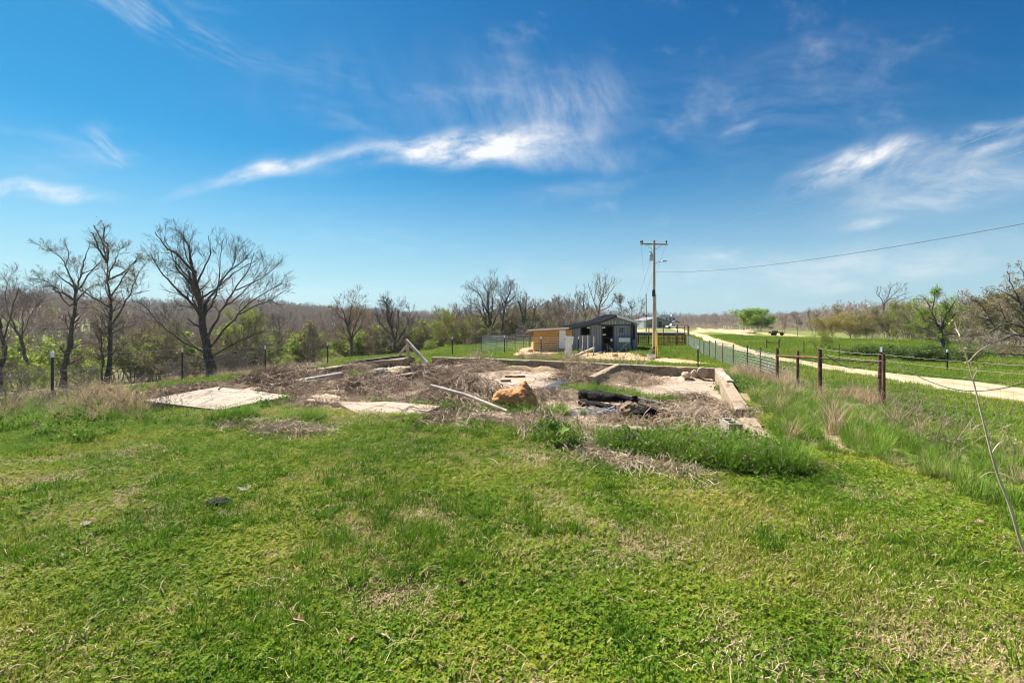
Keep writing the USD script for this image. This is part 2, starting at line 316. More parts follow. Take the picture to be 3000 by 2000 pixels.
if True:
    th = np.r_[np.arange(-62, 62, .26), np.arange(62, 298, 4.0)]; th = np.radians(th)
    rr = np.r_[0.02, .3, .6, np.geomspace(.9, 3000, 430)]
    TH, RR = np.meshgrid(th, rr, indexing='ij'); X, Y = RR * np.sin(TH), RR * np.cos(TH)
    Z = np.where(RR < 690, H(X, Y), _terrain_raw(X, Y))
    nt, nr = X.shape; I, J = np.meshgrid(np.arange(nt), np.arange(nr - 1), indexing='ij'); I2 = (I + 1) % nt
    F = np.stack([(I * nr + J), (I * nr + J + 1), (I2 * nr + J + 1), (I2 * nr + J)], -1).reshape(-1, 4)
    clay = np.zeros_like(X); near = RR < 260
    for p in CLAY: clay[near] = np.maximum(clay[near], poly_mask(p, X[near], Y[near], .5)) if p.area < 4000 else clay[near]
    dry = np.zeros_like(X); nn = RR < 40
    for p in DRY: dry[nn] = np.maximum(dry[nn], poly_mask(p, X[nn], Y[nn], 1.0))
    fn = meshkit.fbm(np.stack([X, Y, 0 * X], -1) * .05, 3, 21)
    wood = np.clip((RR - 90) / 80, 0, 1) * (X < 10) + np.clip((RR - 190) / 60, 0, 1) * (X >= 10)
    vg = np.exp(-(((X + 175) / 60) ** 2 + ((Y - 175) / 45) ** 2) ** 2)          # a pasture down in the valley
    edge = LineString([(-40, 8), (-16, 14), (-13.6, 18), (-11.5, 21), (-10, 25), (-14, 35), (-6, 49), (3, 58), (14, 62), (24, 110), (40, 190)])
    side = Polygon(list(edge.coords) + [(40, 900), (-900, 900), (-900, 8)])
    m = RR < 700
    wood[m] = np.maximum(wood[m], .85 * poly_mask(side, X[m], Y[m], 2.5)); wood = np.clip(wood * (.75 + .5 * fn) - vg, 0, 1)
    put('ground', (np.stack([X, Y, Z], -1).reshape(-1, 3), F), None, smooth=True, kind='structure', col=np.stack([dry, clay, wood], -1).reshape(-1, 3))

def ground_material():
    n, l = {'at': ('attribute', dict(attribute='zone')), 'sp': ('separate_color', {})}, [('at.color', 'sp.color')]
    a = pos_noise(n, l, 'na', .45, 4.0); b = pos_noise(n, l, 'nb', 9.0, 6.0, .65); c = pos_noise(n, l, 'nc', 60.0, 4.0, .6); d = pos_noise(n, l, 'nd', 2.2, 4.0)
    n['gr'] = ('rgb_ramp', dict(ramp=[(.30, (.085, .125, .028)), (.5, (.125, .165, .038)), (.7, (.175, .185, .06))])); l.append((a, 'gr.fac'))
    n['gr2'] = ('rgb_ramp', dict(ramp=[(.32, (.05, .055, .02)), (.5, (.16, .17, .05)), (.68, (.24, .19, .095))])); l.append((b, 'gr2.fac'))
    n['g'] = ('mix_color', dict(fac=.5)); l += [('gr.color', 'g.a'), ('gr2.color', 'g.b')]
    n['dr'] = ('rgb_ramp', dict(ramp=[(.3, (.13, .085, .05)), (.5, (.27, .195, .12)), (.7, (.40, .31, .21))])); l.append((b, 'dr.fac'))
    n['cl'] = ('rgb_ramp', dict(ramp=[(.3, (.30, .19, .095)), (.5, (.42, .28, .15)), (.7, (.52, .38, .23))])); l.append((d, 'cl.fac'))
    n['wd'] = ('rgb_ramp', dict(ramp=[(.3, (.06, .055, .02)), (.5, (.10, .08, .045)), (.72, (.15, .11, .07))])); l.append((d, 'wd.fac'))
    n['m1'] = ('mix_color', {}); l += [('sp.b', 'm1.fac'), ('g.result', 'm1.a'), ('wd.color', 'm1.b')]
    n['m2'] = ('mix_color', {}); l += [('sp.r', 'm2.fac'), ('m1.result', 'm2.a'), ('dr.color', 'm2.b')]
    n['m3'] = ('mix_color', {}); l += [('sp.g', 'm3.fac'), ('m2.result', 'm3.a'), ('cl.color', 'm3.b')]
    n['bm'] = ('bump', dict(strength=.7, distance=.02)); l.append((c, 'bm.height'))
    n['p'] = ('principled_bsdf', dict(roughness=.95, specular_ior_level=.1)); l += [('m3.result', 'p.base_color'), ('bm.normal', 'p.normal')]
    return usdkit.material(stage, LK + 'ground', n, l, surface='p.BSDF')
UsdShade.MaterialBindingAPI.Apply(stage.GetPrimAtPath('/World/ground')).Bind(ground_material())

# ---------------------------------------------------------------- the gravel drive
def road_material():
    """gravel with two wheel tracks, a thin grassy crown and dirt at the edges"""
    n, l = {'at': ('attribute', dict(attribute='zone')), 'sp': ('separate_color', {})}, [('at.color', 'sp.color')]
    a = pos_noise(n, l, 'na', 3.0, 8.0, .65); b = pos_noise(n, l, 'nb', .9, 5.0, .6); c = pos_noise(n, l, 'nc', 40.0, 4.0)
    n['gr'] = ('rgb_ramp', dict(ramp=[(.3, (.27, .19, .11)), (.45, (.39, .295, .185)), (.6, (.48, .385, .265)), (.75, (.56, .47, .35))])); l.append((a, 'gr.fac'))
    n['wo'] = ('math', dict(math_type='multiply_add', value2=.34, value3=-.17)); l.append((b, 'wo.value1'))
    n['s2'] = ('math', dict(math_type='add')); l += [('sp.r', 's2.value1'), ('wo.value', 's2.value2')]
    n['cr'] = ('rgb_ramp', dict(ramp=[(.0, (.8, .8, .8)), (.12, (.15, .15, .15)), (.25, (0, 0, 0)), (.42, (.12, .12, .12)), (.5, (.62, .62, .62)), (.58, (.12, .12, .12)), (.75, (0, 0, 0)), (.88, (.15, .15, .15)), (1.0, (.8, .8, .8))])); l.append(('s2.value', 'cr.fac'))
    n['m'] = ('mix_color', dict(b=(.20, .185, .075))); l += [('cr.color', 'm.fac'), ('gr.color', 'm.a')]
    n['bm'] = ('bump', dict(strength=.8, distance=.03)); l.append((c, 'bm.height'))
    n['p'] = ('principled_bsdf', dict(roughness=.95, specular_ior_level=.1)); l += [('m.result', 'p.base_color'), ('bm.normal', 'p.normal')]
    return usdkit.material(stage, LK + 'gravel', n, l, surface='p.BSDF')
M_gravel = road_material()
M_verge = mat('verge_clay', [(.3, (.40, .26, .13)), (.5, (.52, .36, .20)), (.7, (.60, .45, .29))], 1.6, .95, 8.0, .02, 40.0, spec=.1)
def strip(name, left, right, mt, lift, nx=15, rag=.55, label=None, crown=0.0, step=.5):
    L, R_ = smooth_poly(left, .5), smooth_poly(right, .5)
    n = max(len(L), len(R_)); t = np.linspace(0, 1, n)
    L = np.stack([np.interp(t, np.linspace(0, 1, len(L)), L[:, i]) for i in (0, 1)], 1); R_ = np.stack([np.interp(t, np.linspace(0, 1, len(R_)), R_[:, i]) for i in (0, 1)], 1)
    s = np.linspace(0, 1, nx)[None, :, None]
    wig = (meshkit.fbm(np.stack([L[:, 0], L[:, 1], 0 * t], -1) * .8, 3, 4) - .5)[:, None, None] * rag
    wig2 = (meshkit.fbm(np.stack([R_[:, 0], R_[:, 1], 0 * t], -1) * .8, 3, 5) - .5)[:, None, None] * rag
    d = (R_ - L)[:, None]; d = d / np.linalg.norm(d, axis=2, keepdims=True)
    P = (L[:, None] + d * wig) * (1 - s) + (R_[:, None] + d * wig2) * s
    up = np.minimum(1, np.minimum(s, 1 - s)[..., 0] * nx / 1.5) * lift - .05 * ((s[..., 0] == 0) | (s[..., 0] == 1))
    z = H(P[..., 0], P[..., 1]) + up
    V = np.concatenate([P, z[..., None]], -1).reshape(-1, 3)
    I, J = np.meshgrid(np.arange(n - 1), np.arange(nx - 1), indexing='ij')
    F = np.stack([I * nx + J, I * nx + J + 1, (I + 1) * nx + J + 1, (I + 1) * nx + J], -1).reshape(-1, 4)
    sc_ = np.broadcast_to(s[..., 0], z.shape).ravel(); return put(name, (V, F), mt, smooth=True, kind='structure', col=np.stack([sc_, sc_, sc_], 1))
gp = lambda *pix: [GT(*p)[:2] for p in pix]
_ln = GT(2700, 1131); _rn = GT(3000, 1141)
ROADL = [(_ln[0] + .1, -12), (_ln[0] + .05, 5)] + gp((3000, 1183), (2700, 1131), (2594, 1114), (2406, 1083), (2276, 1058), (2160, 1032), (2070, 1004), (2026, 985), (2008, 972))
ROADR = [(_rn[0] + .3, -12), (_rn[0] + .2, 5)] + gp((3000, 1136), (2700, 1106), (2597, 1092), (2406, 1067), (2290, 1048), (2215, 1028), (2164, 1011), (2095, 990), (2040, 975))
strip('gravel_road', ROADL, ROADR, M_gravel, .05)
strip('gravel_track', gp((2004, 975), (1985, 968), (1960, 963.5)), gp((2040, 976), (2008, 966), (1970, 961)), M_gravel, .08, 9)
strip('clay_apron', gp((2062, 1004), (2030, 985), (2030, 978)), gp((2170, 1012), (2140, 1000), (2090, 984)), M_verge, .09, 9, .8)
strip('gravel_path', gp((2040, 961), (2110, 972), (2200, 984)), gp((2044, 959.5), (2120, 969), (2225, 982)), M_gravel, .1, 7)
# ---------------------------------------------------------------- the foundation of the house
def concrete(name, tone, stain=.5):
    n, l = {}, []
    a = pos_noise(n, l, 'na', 1.3, 6.0, .65); b = pos_noise(n, l, 'nb', 14.0, 6.0, .7); c = pos_noise(n, l, 'nc', 70.0, 3.0)
    t = np.array(tone)
    n['r1'] = ('rgb_ramp', dict(ramp=[(.28, t * (1 - .55 * stain) * [1, .93, .85]), (.48, t * .93), (.66, t * 1.1), (.8, t * 1.18)])); l.append((a, 'r1.fac'))
    n['r2'] = ('rgb_ramp', dict(ramp=[(.33, (.45, .40, .36)), (.5, (.86, .85, .84)), (.7, (1.05, 1.04, 1.02))])); l.append((b, 'r2.fac'))
    n['m'] = ('mix_color', dict(blend_type='multiply', fac=.8, use_clamp_result=False)); l += [('r1.color', 'm.a'), ('r2.color', 'm.b')]
    n['cw'] = ('vector_math', dict(math_type='multiply_add', vector2=(.35, .35, .35))); l += [('nb.color', 'cw.vector1'), ('geo.position', 'cw.vector3')]
    n['vo'] = ('voronoi_texture', dict(feature='distance_to_edge', scale=.85)); l.append(('cw.vector', 'vo.vector'))
    n['ck'] = ('rgb_ramp', dict(ramp=[(0, (.22, .19, .16)), (.012, (.5, .46, .42)), (.022, (1, 1, 1)), (1, (1, 1, 1))])); l.append(('vo.distance', 'ck.fac'))
    n['mk'] = ('mix_color', dict(blend_type='multiply', fac=.85, use_clamp_result=False)); l += [('m.result', 'mk.a'), ('ck.color', 'mk.b')]
    n['bm'] = ('bump', dict(strength=.6, distance=.008)); l.append((c, 'bm.height'))
    n['p'] = ('principled_bsdf', dict(roughness=.9, specular_ior_level=.2)); l += [('mk.result', 'p.base_color'), ('bm.normal', 'p.normal')]
    return usdkit.material(stage, LK + name, n, l, surface='p.BSDF')
M_wall = concrete('old_concrete', (.32, .25, .175)); M_slab = concrete('slab_concrete', (.37, .295, .225), .55); M_porch = concrete('porch_concrete', (.35, .295, .23), .85); M_block = concrete('block_concrete', (.33, .30, .245), .3)
M_disc = concrete('disc_concrete', (.36, .31, .225), .3)
def wall_run(a, b, th, z0, z1, side=1, seed=0, ends=True):
    """a concrete wall from a to b, its outer top edge on the line, th thick towards `side`; worn edges"""
    a, b = np.asarray(a, float)[:2], np.asarray(b, float)[:2]; L = np.linalg.norm(b - a); d = (b - a) / L; nrm = np.array([-d[1], d[0]]) * side
    k = max(4, int(L / .12)); t = np.linspace(0, L, k)
    prof = [(0, z0), (0, z1 - .03), (.006, z1 - .01), (.02, z1), (th / 2, z1 + .002), (th - .02, z1), (th - .006, z1 - .01), (th, z1 - .03), (th, z0)]
    wob = (meshkit.fbm(np.stack([t * 1.2, 0 * t + seed, 0 * t], -1), 3, seed) - .5) * .03
    chip = np.clip(meshkit.fbm(np.stack([t * 3.0, 0 * t + seed, 0 * t + 5], -1), 3, seed + 9) - .6, 0, 1) * .22
    V = []
    for i in range(k):
        for (o, z) in prof:
            zz = z + (wob[i] if z > z0 else 0) - (chip[i] if z > z1 - .02 and o > th / 2 else 0)
            p = a + d * t[i] + nrm * o; V.append((p[0], p[1], zz))
    m = len(prof); F = []
    for i in range(k - 1):
        for j in range(m - 1): q = i * m + j; F.append((q, q + m, q + m + 1, q + 1) if side > 0 else (q, q + 1, q + m + 1, q + m))
    V, F = np.array(V), np.array(F); F = np.vstack([F[:, [0, 1, 2]], F[:, [0, 2, 3]]])
    for s, fl in ((0, side > 0), ((k - 1) * m, side < 0)):
        for j in range(1, m - 1): F = np.vstack([F, [[s, s + j, s + j + 1] if fl else [s, s + j + 1, s + j]]])
    return V, F[:, ::-1]
FND = root('house_foundation', 'ruined concrete house foundation overgrown with brush, walls and floor only', 'foundation', (0, 12, -.5))
GAPR = C0 + VV * 1.35; GAPR2 = C0 + VV * 2.05
put('side_wall', wall_run(C0, GAPR, .25, -.6, .0, 1, 1), M_wall, FND)
put('side_wall', wall_run(GAPR2, FR, .25, -.6, .0, 1, 2), M_wall, FND)
put('front_wall', wall_run(C0 - UU * .25, NL + UU * 4.3, .2, -.6, -.015, -1, 3), M_wall, FND)
put('rear_wall', wall_run(FR - UU * .25, W(1440, 1049, 0), .22, -.6, .0, 1, 4), M_wall, FND)
put('rear_wall', wall_run(W(1436, 1049, 0), GAP0, .22, -.6, .02, 1, 5), M_wall, FND)
put('side_wall', wall_run(FL, W(1042, 1061.5, 0), .24, -.7, .0, 1, 6), M_wall, FND)
put('side_wall', wall_run(W(1040, 1061.8, 0), W(690, 1108, 0), .24, -.7, -.02, 1, 7), M_wall, FND)
put('partition_wall', wall_run(W(1803, 1064.5, 0), W(1722, 1102, 0), .2, -.6, .0, 1, 8), M_wall, FND, label='pale inner wall stub leading to the rear wall')
put('partition_wall', wall_run(W(1408, 1056, 0), W(1206, 1087, 0), .2, -.6, -.01, 1, 9), M_wall, FND)
put('partition_wall', wall_run(W(1206, 1087.5, 0), W(1020, 1116, 0), .2, -.6, -.03, 1, 10), M_wall, FND)
# floor slab
q = np.array(FPOLY.buffer(-.26).exterior.coords)[:-1]
fl = trimesh.creation.extrude_polygon(Polygon(q), .15, engine='earcut'); fl.apply_translation([0, 0, -.36 - .15])
put('floor_slab', fl, M_slab, FND, label='pale cracked floor slab seen between the brush')
# earth and litter heaped over the floor
def bowl(x, y, cx, cy, rx, ry, ang=0.36):
    c, s = math.cos(ang), math.sin(ang); dx, dy = x - cx, y - cy
    u, v = dx * c - dy * s, dx * s + dy * c
    return np.sqrt((u / rx) ** 2 + (v / ry) ** 2)
def fill_height(x, y):
    P = np.stack([x, y, 0 * x], -1)
    t = ((x - C0[0]) * VV[0] + (y - C0[1]) * VV[1])             # distance from the front wall
    z = -.14 - .15 * np.clip(t / 7, 0, 1) + (meshkit.fbm(P * 1.1, 3, 31) - .5) * .22
    for cx, cy, rx, ry in ((.5, 13.4, 1.6, 2.7), (4.5, 12.3, 1.6, 2.4), (-2.75, 11.7, 1.2, 1.6), (-3.6, 14.6, .6, 1.0), (3.9, 9.0, .35, .4)):
        d = bowl(x, y, cx, cy, rx, ry) + (meshkit.fbm(P * 1.8, 3, 33) - .5) * .7
        z = np.where(d < 1.25, np.minimum(z, -.40 + np.clip(d - .85, 0, 1) * .55), z)
    return z
gx, gy = np.meshgrid(np.arange(-9.5, 7.4, .085), np.arange(5.9, 19, .085))
inside = shapely.contains_xy(FPOLY.buffer(-.22), gx, gy); gz = fill_height(gx, gy) + (meshkit.fbm(np.stack([gx, gy, 0 * gx], -1) * 9, 2, 3) - .5) * .05
idx = np.arange(gx.size).reshape(gx.shape); qd = inside[:-1, :-1] & inside[1:, :-1] & inside[:-1, 1:] & inside[1:, 1:]
F = np.stack([idx[:-1, :-1][qd], idx[:-1, 1:][qd], idx[1:, 1:][qd], idx[1:, :-1][qd]], -1)
M_litter = mat('litter', [(.3, (.15, .105, .07)), (.42, (.28, .205, .14)), (.56, (.40, .31, .225)), (.72, (.48, .395, .30))], 7.0, .95, 8.0, .03, 40.0, spec=.1)
M_earth = mat('earth', [(.3, (.14, .10, .07)), (.5, (.26, .19, .13)), (.7, (.38, .30, .22))], 12.0, .95, 7.0, .03, 55.0, spec=.1)
used, inv = np.unique(F, return_inverse=True)
put('debris_fill', (np.stack([gx, gy, gz], -1).reshape(-1, 3)[used], inv.reshape(F.shape)), M_litter, smooth=True, kind='stuff', label='dry brown litter and earth covering the old floor', cat='debris')
def FH(x, y):
    """height of whatever one stands on: fill and floor inside the walls, ground outside"""
    x, y = np.broadcast_arrays(np.asarray(x, float), np.asarray(y, float))
    return np.where(shapely.contains_xy(FPOLY.buffer(-.2), x, y), np.maximum(fill_height(x, y), -.36), H(x, y))
def fx(px, py):
    """a pixel's point on that surface"""
    x = (px - CX) * _Ys / FPX; z = EYE + (HY - py) * _Ys / FPX
    m = (_Ys > 5) & (_Ys < 60); hit = np.nonzero(m & (z < FH(x, _Ys)))[0]; i = hit[0] if len(hit) else 1500
    return np.array([x[i], _Ys[i], float(FH(x[i], _Ys[i]))])
# porch slab, a broken step, and the low slab before the front wall
pc = [W(429, 1172, .0), W(645, 1199, .0), W(846, 1159, .0), W(637, 1134, .0)]
po = Polygon([p[:2] for p in pc]).buffer(.03, join_style=1)
m = trimesh.creation.extrude_polygon(po, .11, engine='earcut'); m = m.subdivide_to_size(.35); v = np.array(m.vertices); v[:, 2] += -.11 + (meshkit.fbm(v * [.8, .8, 0], 2, 3) - .5) * .03
PS = root('porch_slab', 'flat pale concrete porch slab lying left of the foundation', 'concrete slab', (-5.9, 9.2, -.15))
put('slab', (v, m.faces), M_porch, PS)
sp = Polygon([W(985, 1194, -.1)[:2], W(1060, 1236, -.1)[:2], W(1215, 1240, -.1)[:2], W(1290, 1205, -.1)[:2], W(1130, 1190, -.1)[:2]])
m = trimesh.creation.extrude_polygon(sp, .1, engine='earcut'); m.apply_translation([0, 0, -.125])
m = m.subdivide_to_size(.3); v = np.array(m.vertices); v[:, 2] += np.where(v[:, 2] > -.06, .03 + (meshkit.fbm(v * [1.5, 1.5, 0], 2, 6) - .5) * .05, 0)
put('ground_slab', (v, m.faces), M_slab, label='sunken dusty concrete slab half buried before the front wall', cat='concrete slab')
# ---------------------------------------------------------------- trees
def unit(v): return v / (np.linalg.norm(v, axis=-1, keepdims=True) + 1e-12)
def sprout(P, R, rng, spacing, length, k=5, t0=.2, ang=(30, 60), up=.25, wig=.22, rr=(.4, .62), rmin=.004, taper=.35, cap=None, shrink=.55, out=0.0):
    """children along the branches P (n, k, 3) with radii R: P2, R2"""
    seg = np.linalg.norm(np.diff(P, axis=1), axis=2); Ln = seg.sum(1)
    cnt = np.maximum(1, rng.poisson(Ln * (1 - t0) / spacing)); par = np.repeat(np.arange(len(P)), cnt)
    if cap and len(par) > cap: par = np.sort(rng.choice(par, cap, replace=False))
    n = len(par); t = t0 + (1 - t0) * rng.random(n) ** .8
    f = t * (P.shape[1] - 1); i = np.minimum(f.astype(int), P.shape[1] - 2); w = (f - i)[:, None]
    p = P[par, i] * (1 - w) + P[par, i + 1] * w; tg = unit(P[par, i + 1] - P[par, i]); r = R[par, i] * (1 - w[:, 0]) + R[par, i + 1] * w[:, 0]
    ax = unit(np.cross(tg, rng.normal(size=(n, 3)))); a = np.radians(rng.uniform(*ang, n))[:, None]
    d = tg * np.cos(a) + ax * np.sin(a); d[:, 2] += up * rng.uniform(.4, 1.2, n); d = unit(d)
    L = length * (Ln[par] if isinstance(length, float) and length < 1 and False else 1) * (1 - shrink * t) * rng.uniform(.6, 1.25, n) * np.clip(Ln[par] / np.median(Ln), .6, 1.5) ** .5
    st = (L / (k - 1))[:, None]; Q = np.empty((n, k, 3)); Q[:, 0] = p
    for j in range(1, k):
        d = d + rng.normal(size=(n, 3)) * wig; d[:, 2] += up * .35; d = unit(d); Q[:, j] = Q[:, j - 1] + d * st
    r0 = np.maximum(r * rng.uniform(*rr, n), rmin); R2 = np.maximum(r0[:, None] * np.linspace(1, taper, k)[None], rmin * .75)
    return Q, R2
def limbs_arr(limbs, k=14, rng=None, wob=.0):
    P, R = [], []
    for pts, r0, r1 in limbs:
        p = smooth_poly(pts, .05 * max(1e-3, np.linalg.norm(np.diff(pts, axis=0), axis=1).sum()), 2)
        s = np.linspace(0, len(p) - 1, k); p = np.stack([np.interp(s, np.arange(len(p)), p[:, j]) for j in range(3)], 1)
        if rng is not None and wob: p[1:-1] += rng.normal(size=(k - 2, 3)) * wob * np.linalg.norm(p[-1] - p[0]) / k
        P.append(p); R.append(r0 + (r1 - r0) * np.linspace(0, 1, k) ** .8)
    return np.array(P), np.array(R)
def leaf_quads(C, rng, size, jit=.5):
    n = len(C); a = unit(rng.normal(size=(n, 3))); b = unit(np.cross(a, rng.normal(size=(n, 3)))); s = (size * rng.uniform(1 - jit, 1 + jit, n))[:, None]
    V = np.stack([C - a * s * .5, C + b * s * .3, C + a * s * .6, C - b * s * .3], 1).reshape(-1, 3)
    q = np.arange(n)[:, None] * 4; return V, np.vstack([q + [0, 1, 2], q + [0, 2, 3]])
def ends(P, rng, n, tmin=.3, spread=.05):
    i = rng.integers(0, len(P), n); t = rng.uniform(tmin, 1, n) * (P.shape[1] - 1); j = np.minimum(t.astype(int), P.shape[1] - 2); w = (t - j)[:, None]
    return P[i, j] * (1 - w) + P[i, j + 1] * w + rng.normal(size=(n, 3)) * spread

M_bark = mat('bark_dark', [(.3, (.05, .042, .035)), (.55, (.13, .108, .088)), (.75, (.24, .205, .17))], 3.0, .95, 8.0, .03, 18.0, stretch=(3, 3, .8), spec=.1)
M_bark2 = mat('bark_grey', [(.3, (.07, .06, .05)), (.55, (.15, .13, .11)), (.75, (.25, .22, .19))], 3.0, .95, 8.0, .03, 18.0, stretch=(3, 3, .8), spec=.1)
M_barkp = mat('bark_pale', [(.3, (.18, .15, .115)), (.55, (.32, .28, .22)), (.75, (.46, .42, .36))], 3.0, .95, 6.0, spec=.1)
M_twig = mat('twigs_dark', [(.3, (.08, .064, .052)), (.7, (.19, .155, .13))], 1.5, .9, 3.0, spec=.1)
M_twig2 = mat('twigs_grey', [(.3, (.15, .12, .10)), (.7, (.29, .245, .21))], .9, .9, 3.0, spec=.1)
M_twigp = mat('twigs_pale', [(.3, (.24, .205, .15)), (.7, (.42, .37, .29))], .9, .9, 3.0, spec=.1)
M_twigb = mat('twigs_brown', [(.3, (.16, .11, .075)), (.7, (.31, .225, .16))], .9, .9, 3.0, spec=.1)
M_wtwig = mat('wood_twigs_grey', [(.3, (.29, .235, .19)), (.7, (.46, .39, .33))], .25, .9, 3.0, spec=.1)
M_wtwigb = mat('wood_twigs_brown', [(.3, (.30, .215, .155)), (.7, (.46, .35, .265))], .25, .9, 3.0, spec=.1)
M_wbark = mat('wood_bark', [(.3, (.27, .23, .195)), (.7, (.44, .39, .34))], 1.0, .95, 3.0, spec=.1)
M_bud = mat('buds_tan', [(.3, (.20, .145, .07)), (.7, (.36, .29, .14))], 3.0, .7, 2.0, trans=.3, spec=.2)
M_lgreen = mat('leaves_spring', [(.3, (.13, .20, .02)), (.5, (.22, .30, .03)), (.7, (.33, .38, .05))], 1.2, .6, 4.0, trans=.4, spec=.2)
M_lbright = mat('leaves_bright', [(.3, (.10, .19, .015)), (.5, (.18, .31, .025)), (.7, (.27, .40, .045))], .8, .6, 4.0, trans=.4, spec=.2)
M_lyellow = mat('leaves_yellow', [(.3, (.18, .165, .02)), (.5, (.30, .26, .03)), (.7, (.40, .33, .06))], 1.0, .6, 4.0, trans=.4, spec=.2)
M_ldark = mat('leaves_dark', [(.3, (.02, .05, .008)), (.5, (.05, .105, .012)), (.7, (.10, .17, .022))], 3.0, .5, 4.0, trans=.3, spec=.3)
M_lolive = mat('leaves_olive', [(.3, (.09, .10, .025)), (.5, (.17, .165, .045)), (.7, (.26, .23, .075))], .9, .7, 4.0, trans=.35, spec=.2)
M_ivy = mat('ivy', [(.3, (.015, .03, .006)), (.6, (.04, .07, .012)), (.8, (.07, .10, .02))], 3.0, .5, 4.0, trans=.2, spec=.3)

def tree_meshes(limbs, seed, s=1.0, lv=((.55, 1.5), (.3, .75), (.16, .38)), up=.2, ang=(28, 58), sides0=7, leaves=0, leaf_size=.05, rmin=.006, caps=(900, 4500, 9000), wig=.2, leaf_t=.3, k=(6, 5, 4), spread=.06, rr=(.28, .5), shrink=.55):
    """trunk mesh, crown of branches and twigs, leaf centres from a few drawn limbs"""
    rng = np.random.default_rng(seed)
    P, R = limbs_arr(limbs, 14, rng, .09)
    trunk = tubes(P, R, sides0, True)
    parts, QP, QR = [], P, R
    for i, (sp, ln) in enumerate(lv):
        src_P, src_R = (QP, QR) if i == 0 else (lastP, lastR)
        Q, RR_ = sprout(src_P, src_R, rng, sp * s, ln * s, k[min(i, len(k) - 1)], .22 if i == 0 else .12, ang, up, wig, rr, rmin * (1.6 if i == 0 else 1.2 if i == 1 else 1), cap=caps[min(i, len(caps) - 1)], shrink=shrink)
        parts.append(tubes(Q, RR_, 5 if i == 0 else 3)); lastP, lastR = Q, RR_
    crown = cat_mesh(parts)
    lf = leaf_quads(ends(lastP, rng, leaves, leaf_t, spread * s), rng, leaf_size) if leaves else None
    return trunk, crown, lf
def hero(name, label, base, limbs, seed, mb, mt, ml=None, group=None, cat='tree', **kw):
    r = root(name, label, cat, base, group)
    t, c, lf = tree_meshes(limbs, seed, **kw)
    put('trunk', t, mb, r, smooth=50); cr = put('crown', c, mt, r)
    if lf is not None: put('leaves', lf, ml, cr)
    return r
def drawn(px_limbs, Y, seed, depth=.35, zb=None):
    """limbs given as the photograph shows them [(points, r0 px, r1 px, lean)], set at Y metres and bent towards and away from the viewer"""
    rng = np.random.default_rng(seed); out = []
    for pts, r0, r1, *dd in px_limbs:
        P = np.array([D(px, py, Y) for px, py in pts]); L = np.linalg.norm(P[-1] - P[0])
        lean = dd[0] if dd else rng.uniform(-1, 1) * depth
        s = np.linspace(0, 1, len(P))
        off = lean * L * s ** 1.2
        P = np.array([D(px, py, Y + o) for (px, py), o in zip(pts, off)])
        out.append((P, r0 * (.66 if pts is px_limbs[0][0] else .43) * Y / FPX, max(.35 * r1 * Y / FPX, .008)))
    return out
def extra_limbs(base_pts, n, seed, z0, z1, length, r0, up=.35, r1=.02):
    """limbs that grow towards and away from the viewer, from a trunk polyline"""
    rng = np.random.default_rng(seed); out = []; bp = np.asarray(base_pts, float)
    for i in range(n):
        z = rng.uniform(z0, z1); j = int(np.argmin(np.abs(bp[:, 2] - z))); p = bp[j]
        a = rng.choice([-1, 1]) * np.pi / 2 + rng.uniform(-.9, .9); e = rng.uniform(.1, .8) + up * (z - z0) / max(.1, z1 - z0)
        d = np.array([math.cos(a) * math.cos(e), math.sin(a) * math.cos(e), math.sin(e)]); L = length * rng.uniform(.6, 1.1)
        q = [p + d * L * t + np.array([0, 0, .18 * L * t * t]) + rng.normal(size=3) * .05 * L * (t > 0) for t in np.linspace(0, 1, 5)]
        out.append((np.array(q), r0 * rng.uniform(.6, 1), r1))
    return out

# the big oak left of the foundation
Yo = 33.0
oak = [([(618, 1110), (612, 1050), (600, 990), (590, 930), (583, 880), (575, 800), (560, 740), (545, 700), (510, 665)], 23, 2, .02),
       ([(600, 985), (596, 930), (605, 880), (640, 840), (665, 800), (690, 770), (690, 720)], 13, 2, .3),
       ([(590, 930), (560, 885), (520, 850), (480, 810), (455, 770), (440, 740)], 11, 2, -.25), ([(583, 870), (560, 820), (520, 780), (495, 730), (480, 690)], 8, 2, .25),
       ([(603, 1000), (640, 930), (660, 890), (700, 830), (735, 780), (745, 740)], 10, 2, -.3), ([(612, 1020), (660, 960), (700, 920), (740, 880), (790, 850), (830, 830)], 9, 2, .25),
       ([(612, 1040), (550, 1005), (510, 985), (470, 950), (430, 905), (400, 880)], 9, 2, -.2), ([(610, 1035), (560, 1010), (545, 985), (520, 960), (470, 920)], 7, 2, .35),
       ([(625, 1040), (680, 1010), (730, 985), (780, 965), (830, 980)], 8, 2, -.35), ([(620, 1045), (700, 1032), (760, 1020), (810, 1000)], 7, 2, .3),
       ([(605, 1055), (560, 1032), (500, 1040), (450, 1030)], 6, 2, .2), ([(620, 1060), (680, 1035), (740, 1015), (800, 1035)], 6, 2, -.2),
       ([(578, 830), (600, 780), (620, 740), (610, 690)], 7, 2, .1), ([(665, 800), (720, 760), (740, 730)], 5, 2, .3), ([(690, 850), (760, 820), (800, 790), (820, 770)], 5, 2, .2), ([(575, 800), (545, 760), (540, 710), (530, 680)], 5, 2, -.3),
       ([(640, 840), (685, 800), (722, 778), (752, 765)], 5, 2, -.15), ([(655, 900), (710, 860), (765, 800), (785, 770)], 6, 2, .1), ([(600, 930), (632, 870), (645, 800), (648, 740), (655, 700)], 7, 2, -.1), ([(700, 920), (760, 890), (810, 870), (838, 850)], 5, 2, -.1)]
L_oak = drawn(oak, Yo, 1); L_oak += extra_limbs(L_oak[0][0], 7, 3, 0.5, 5.0, 3.4, .15)
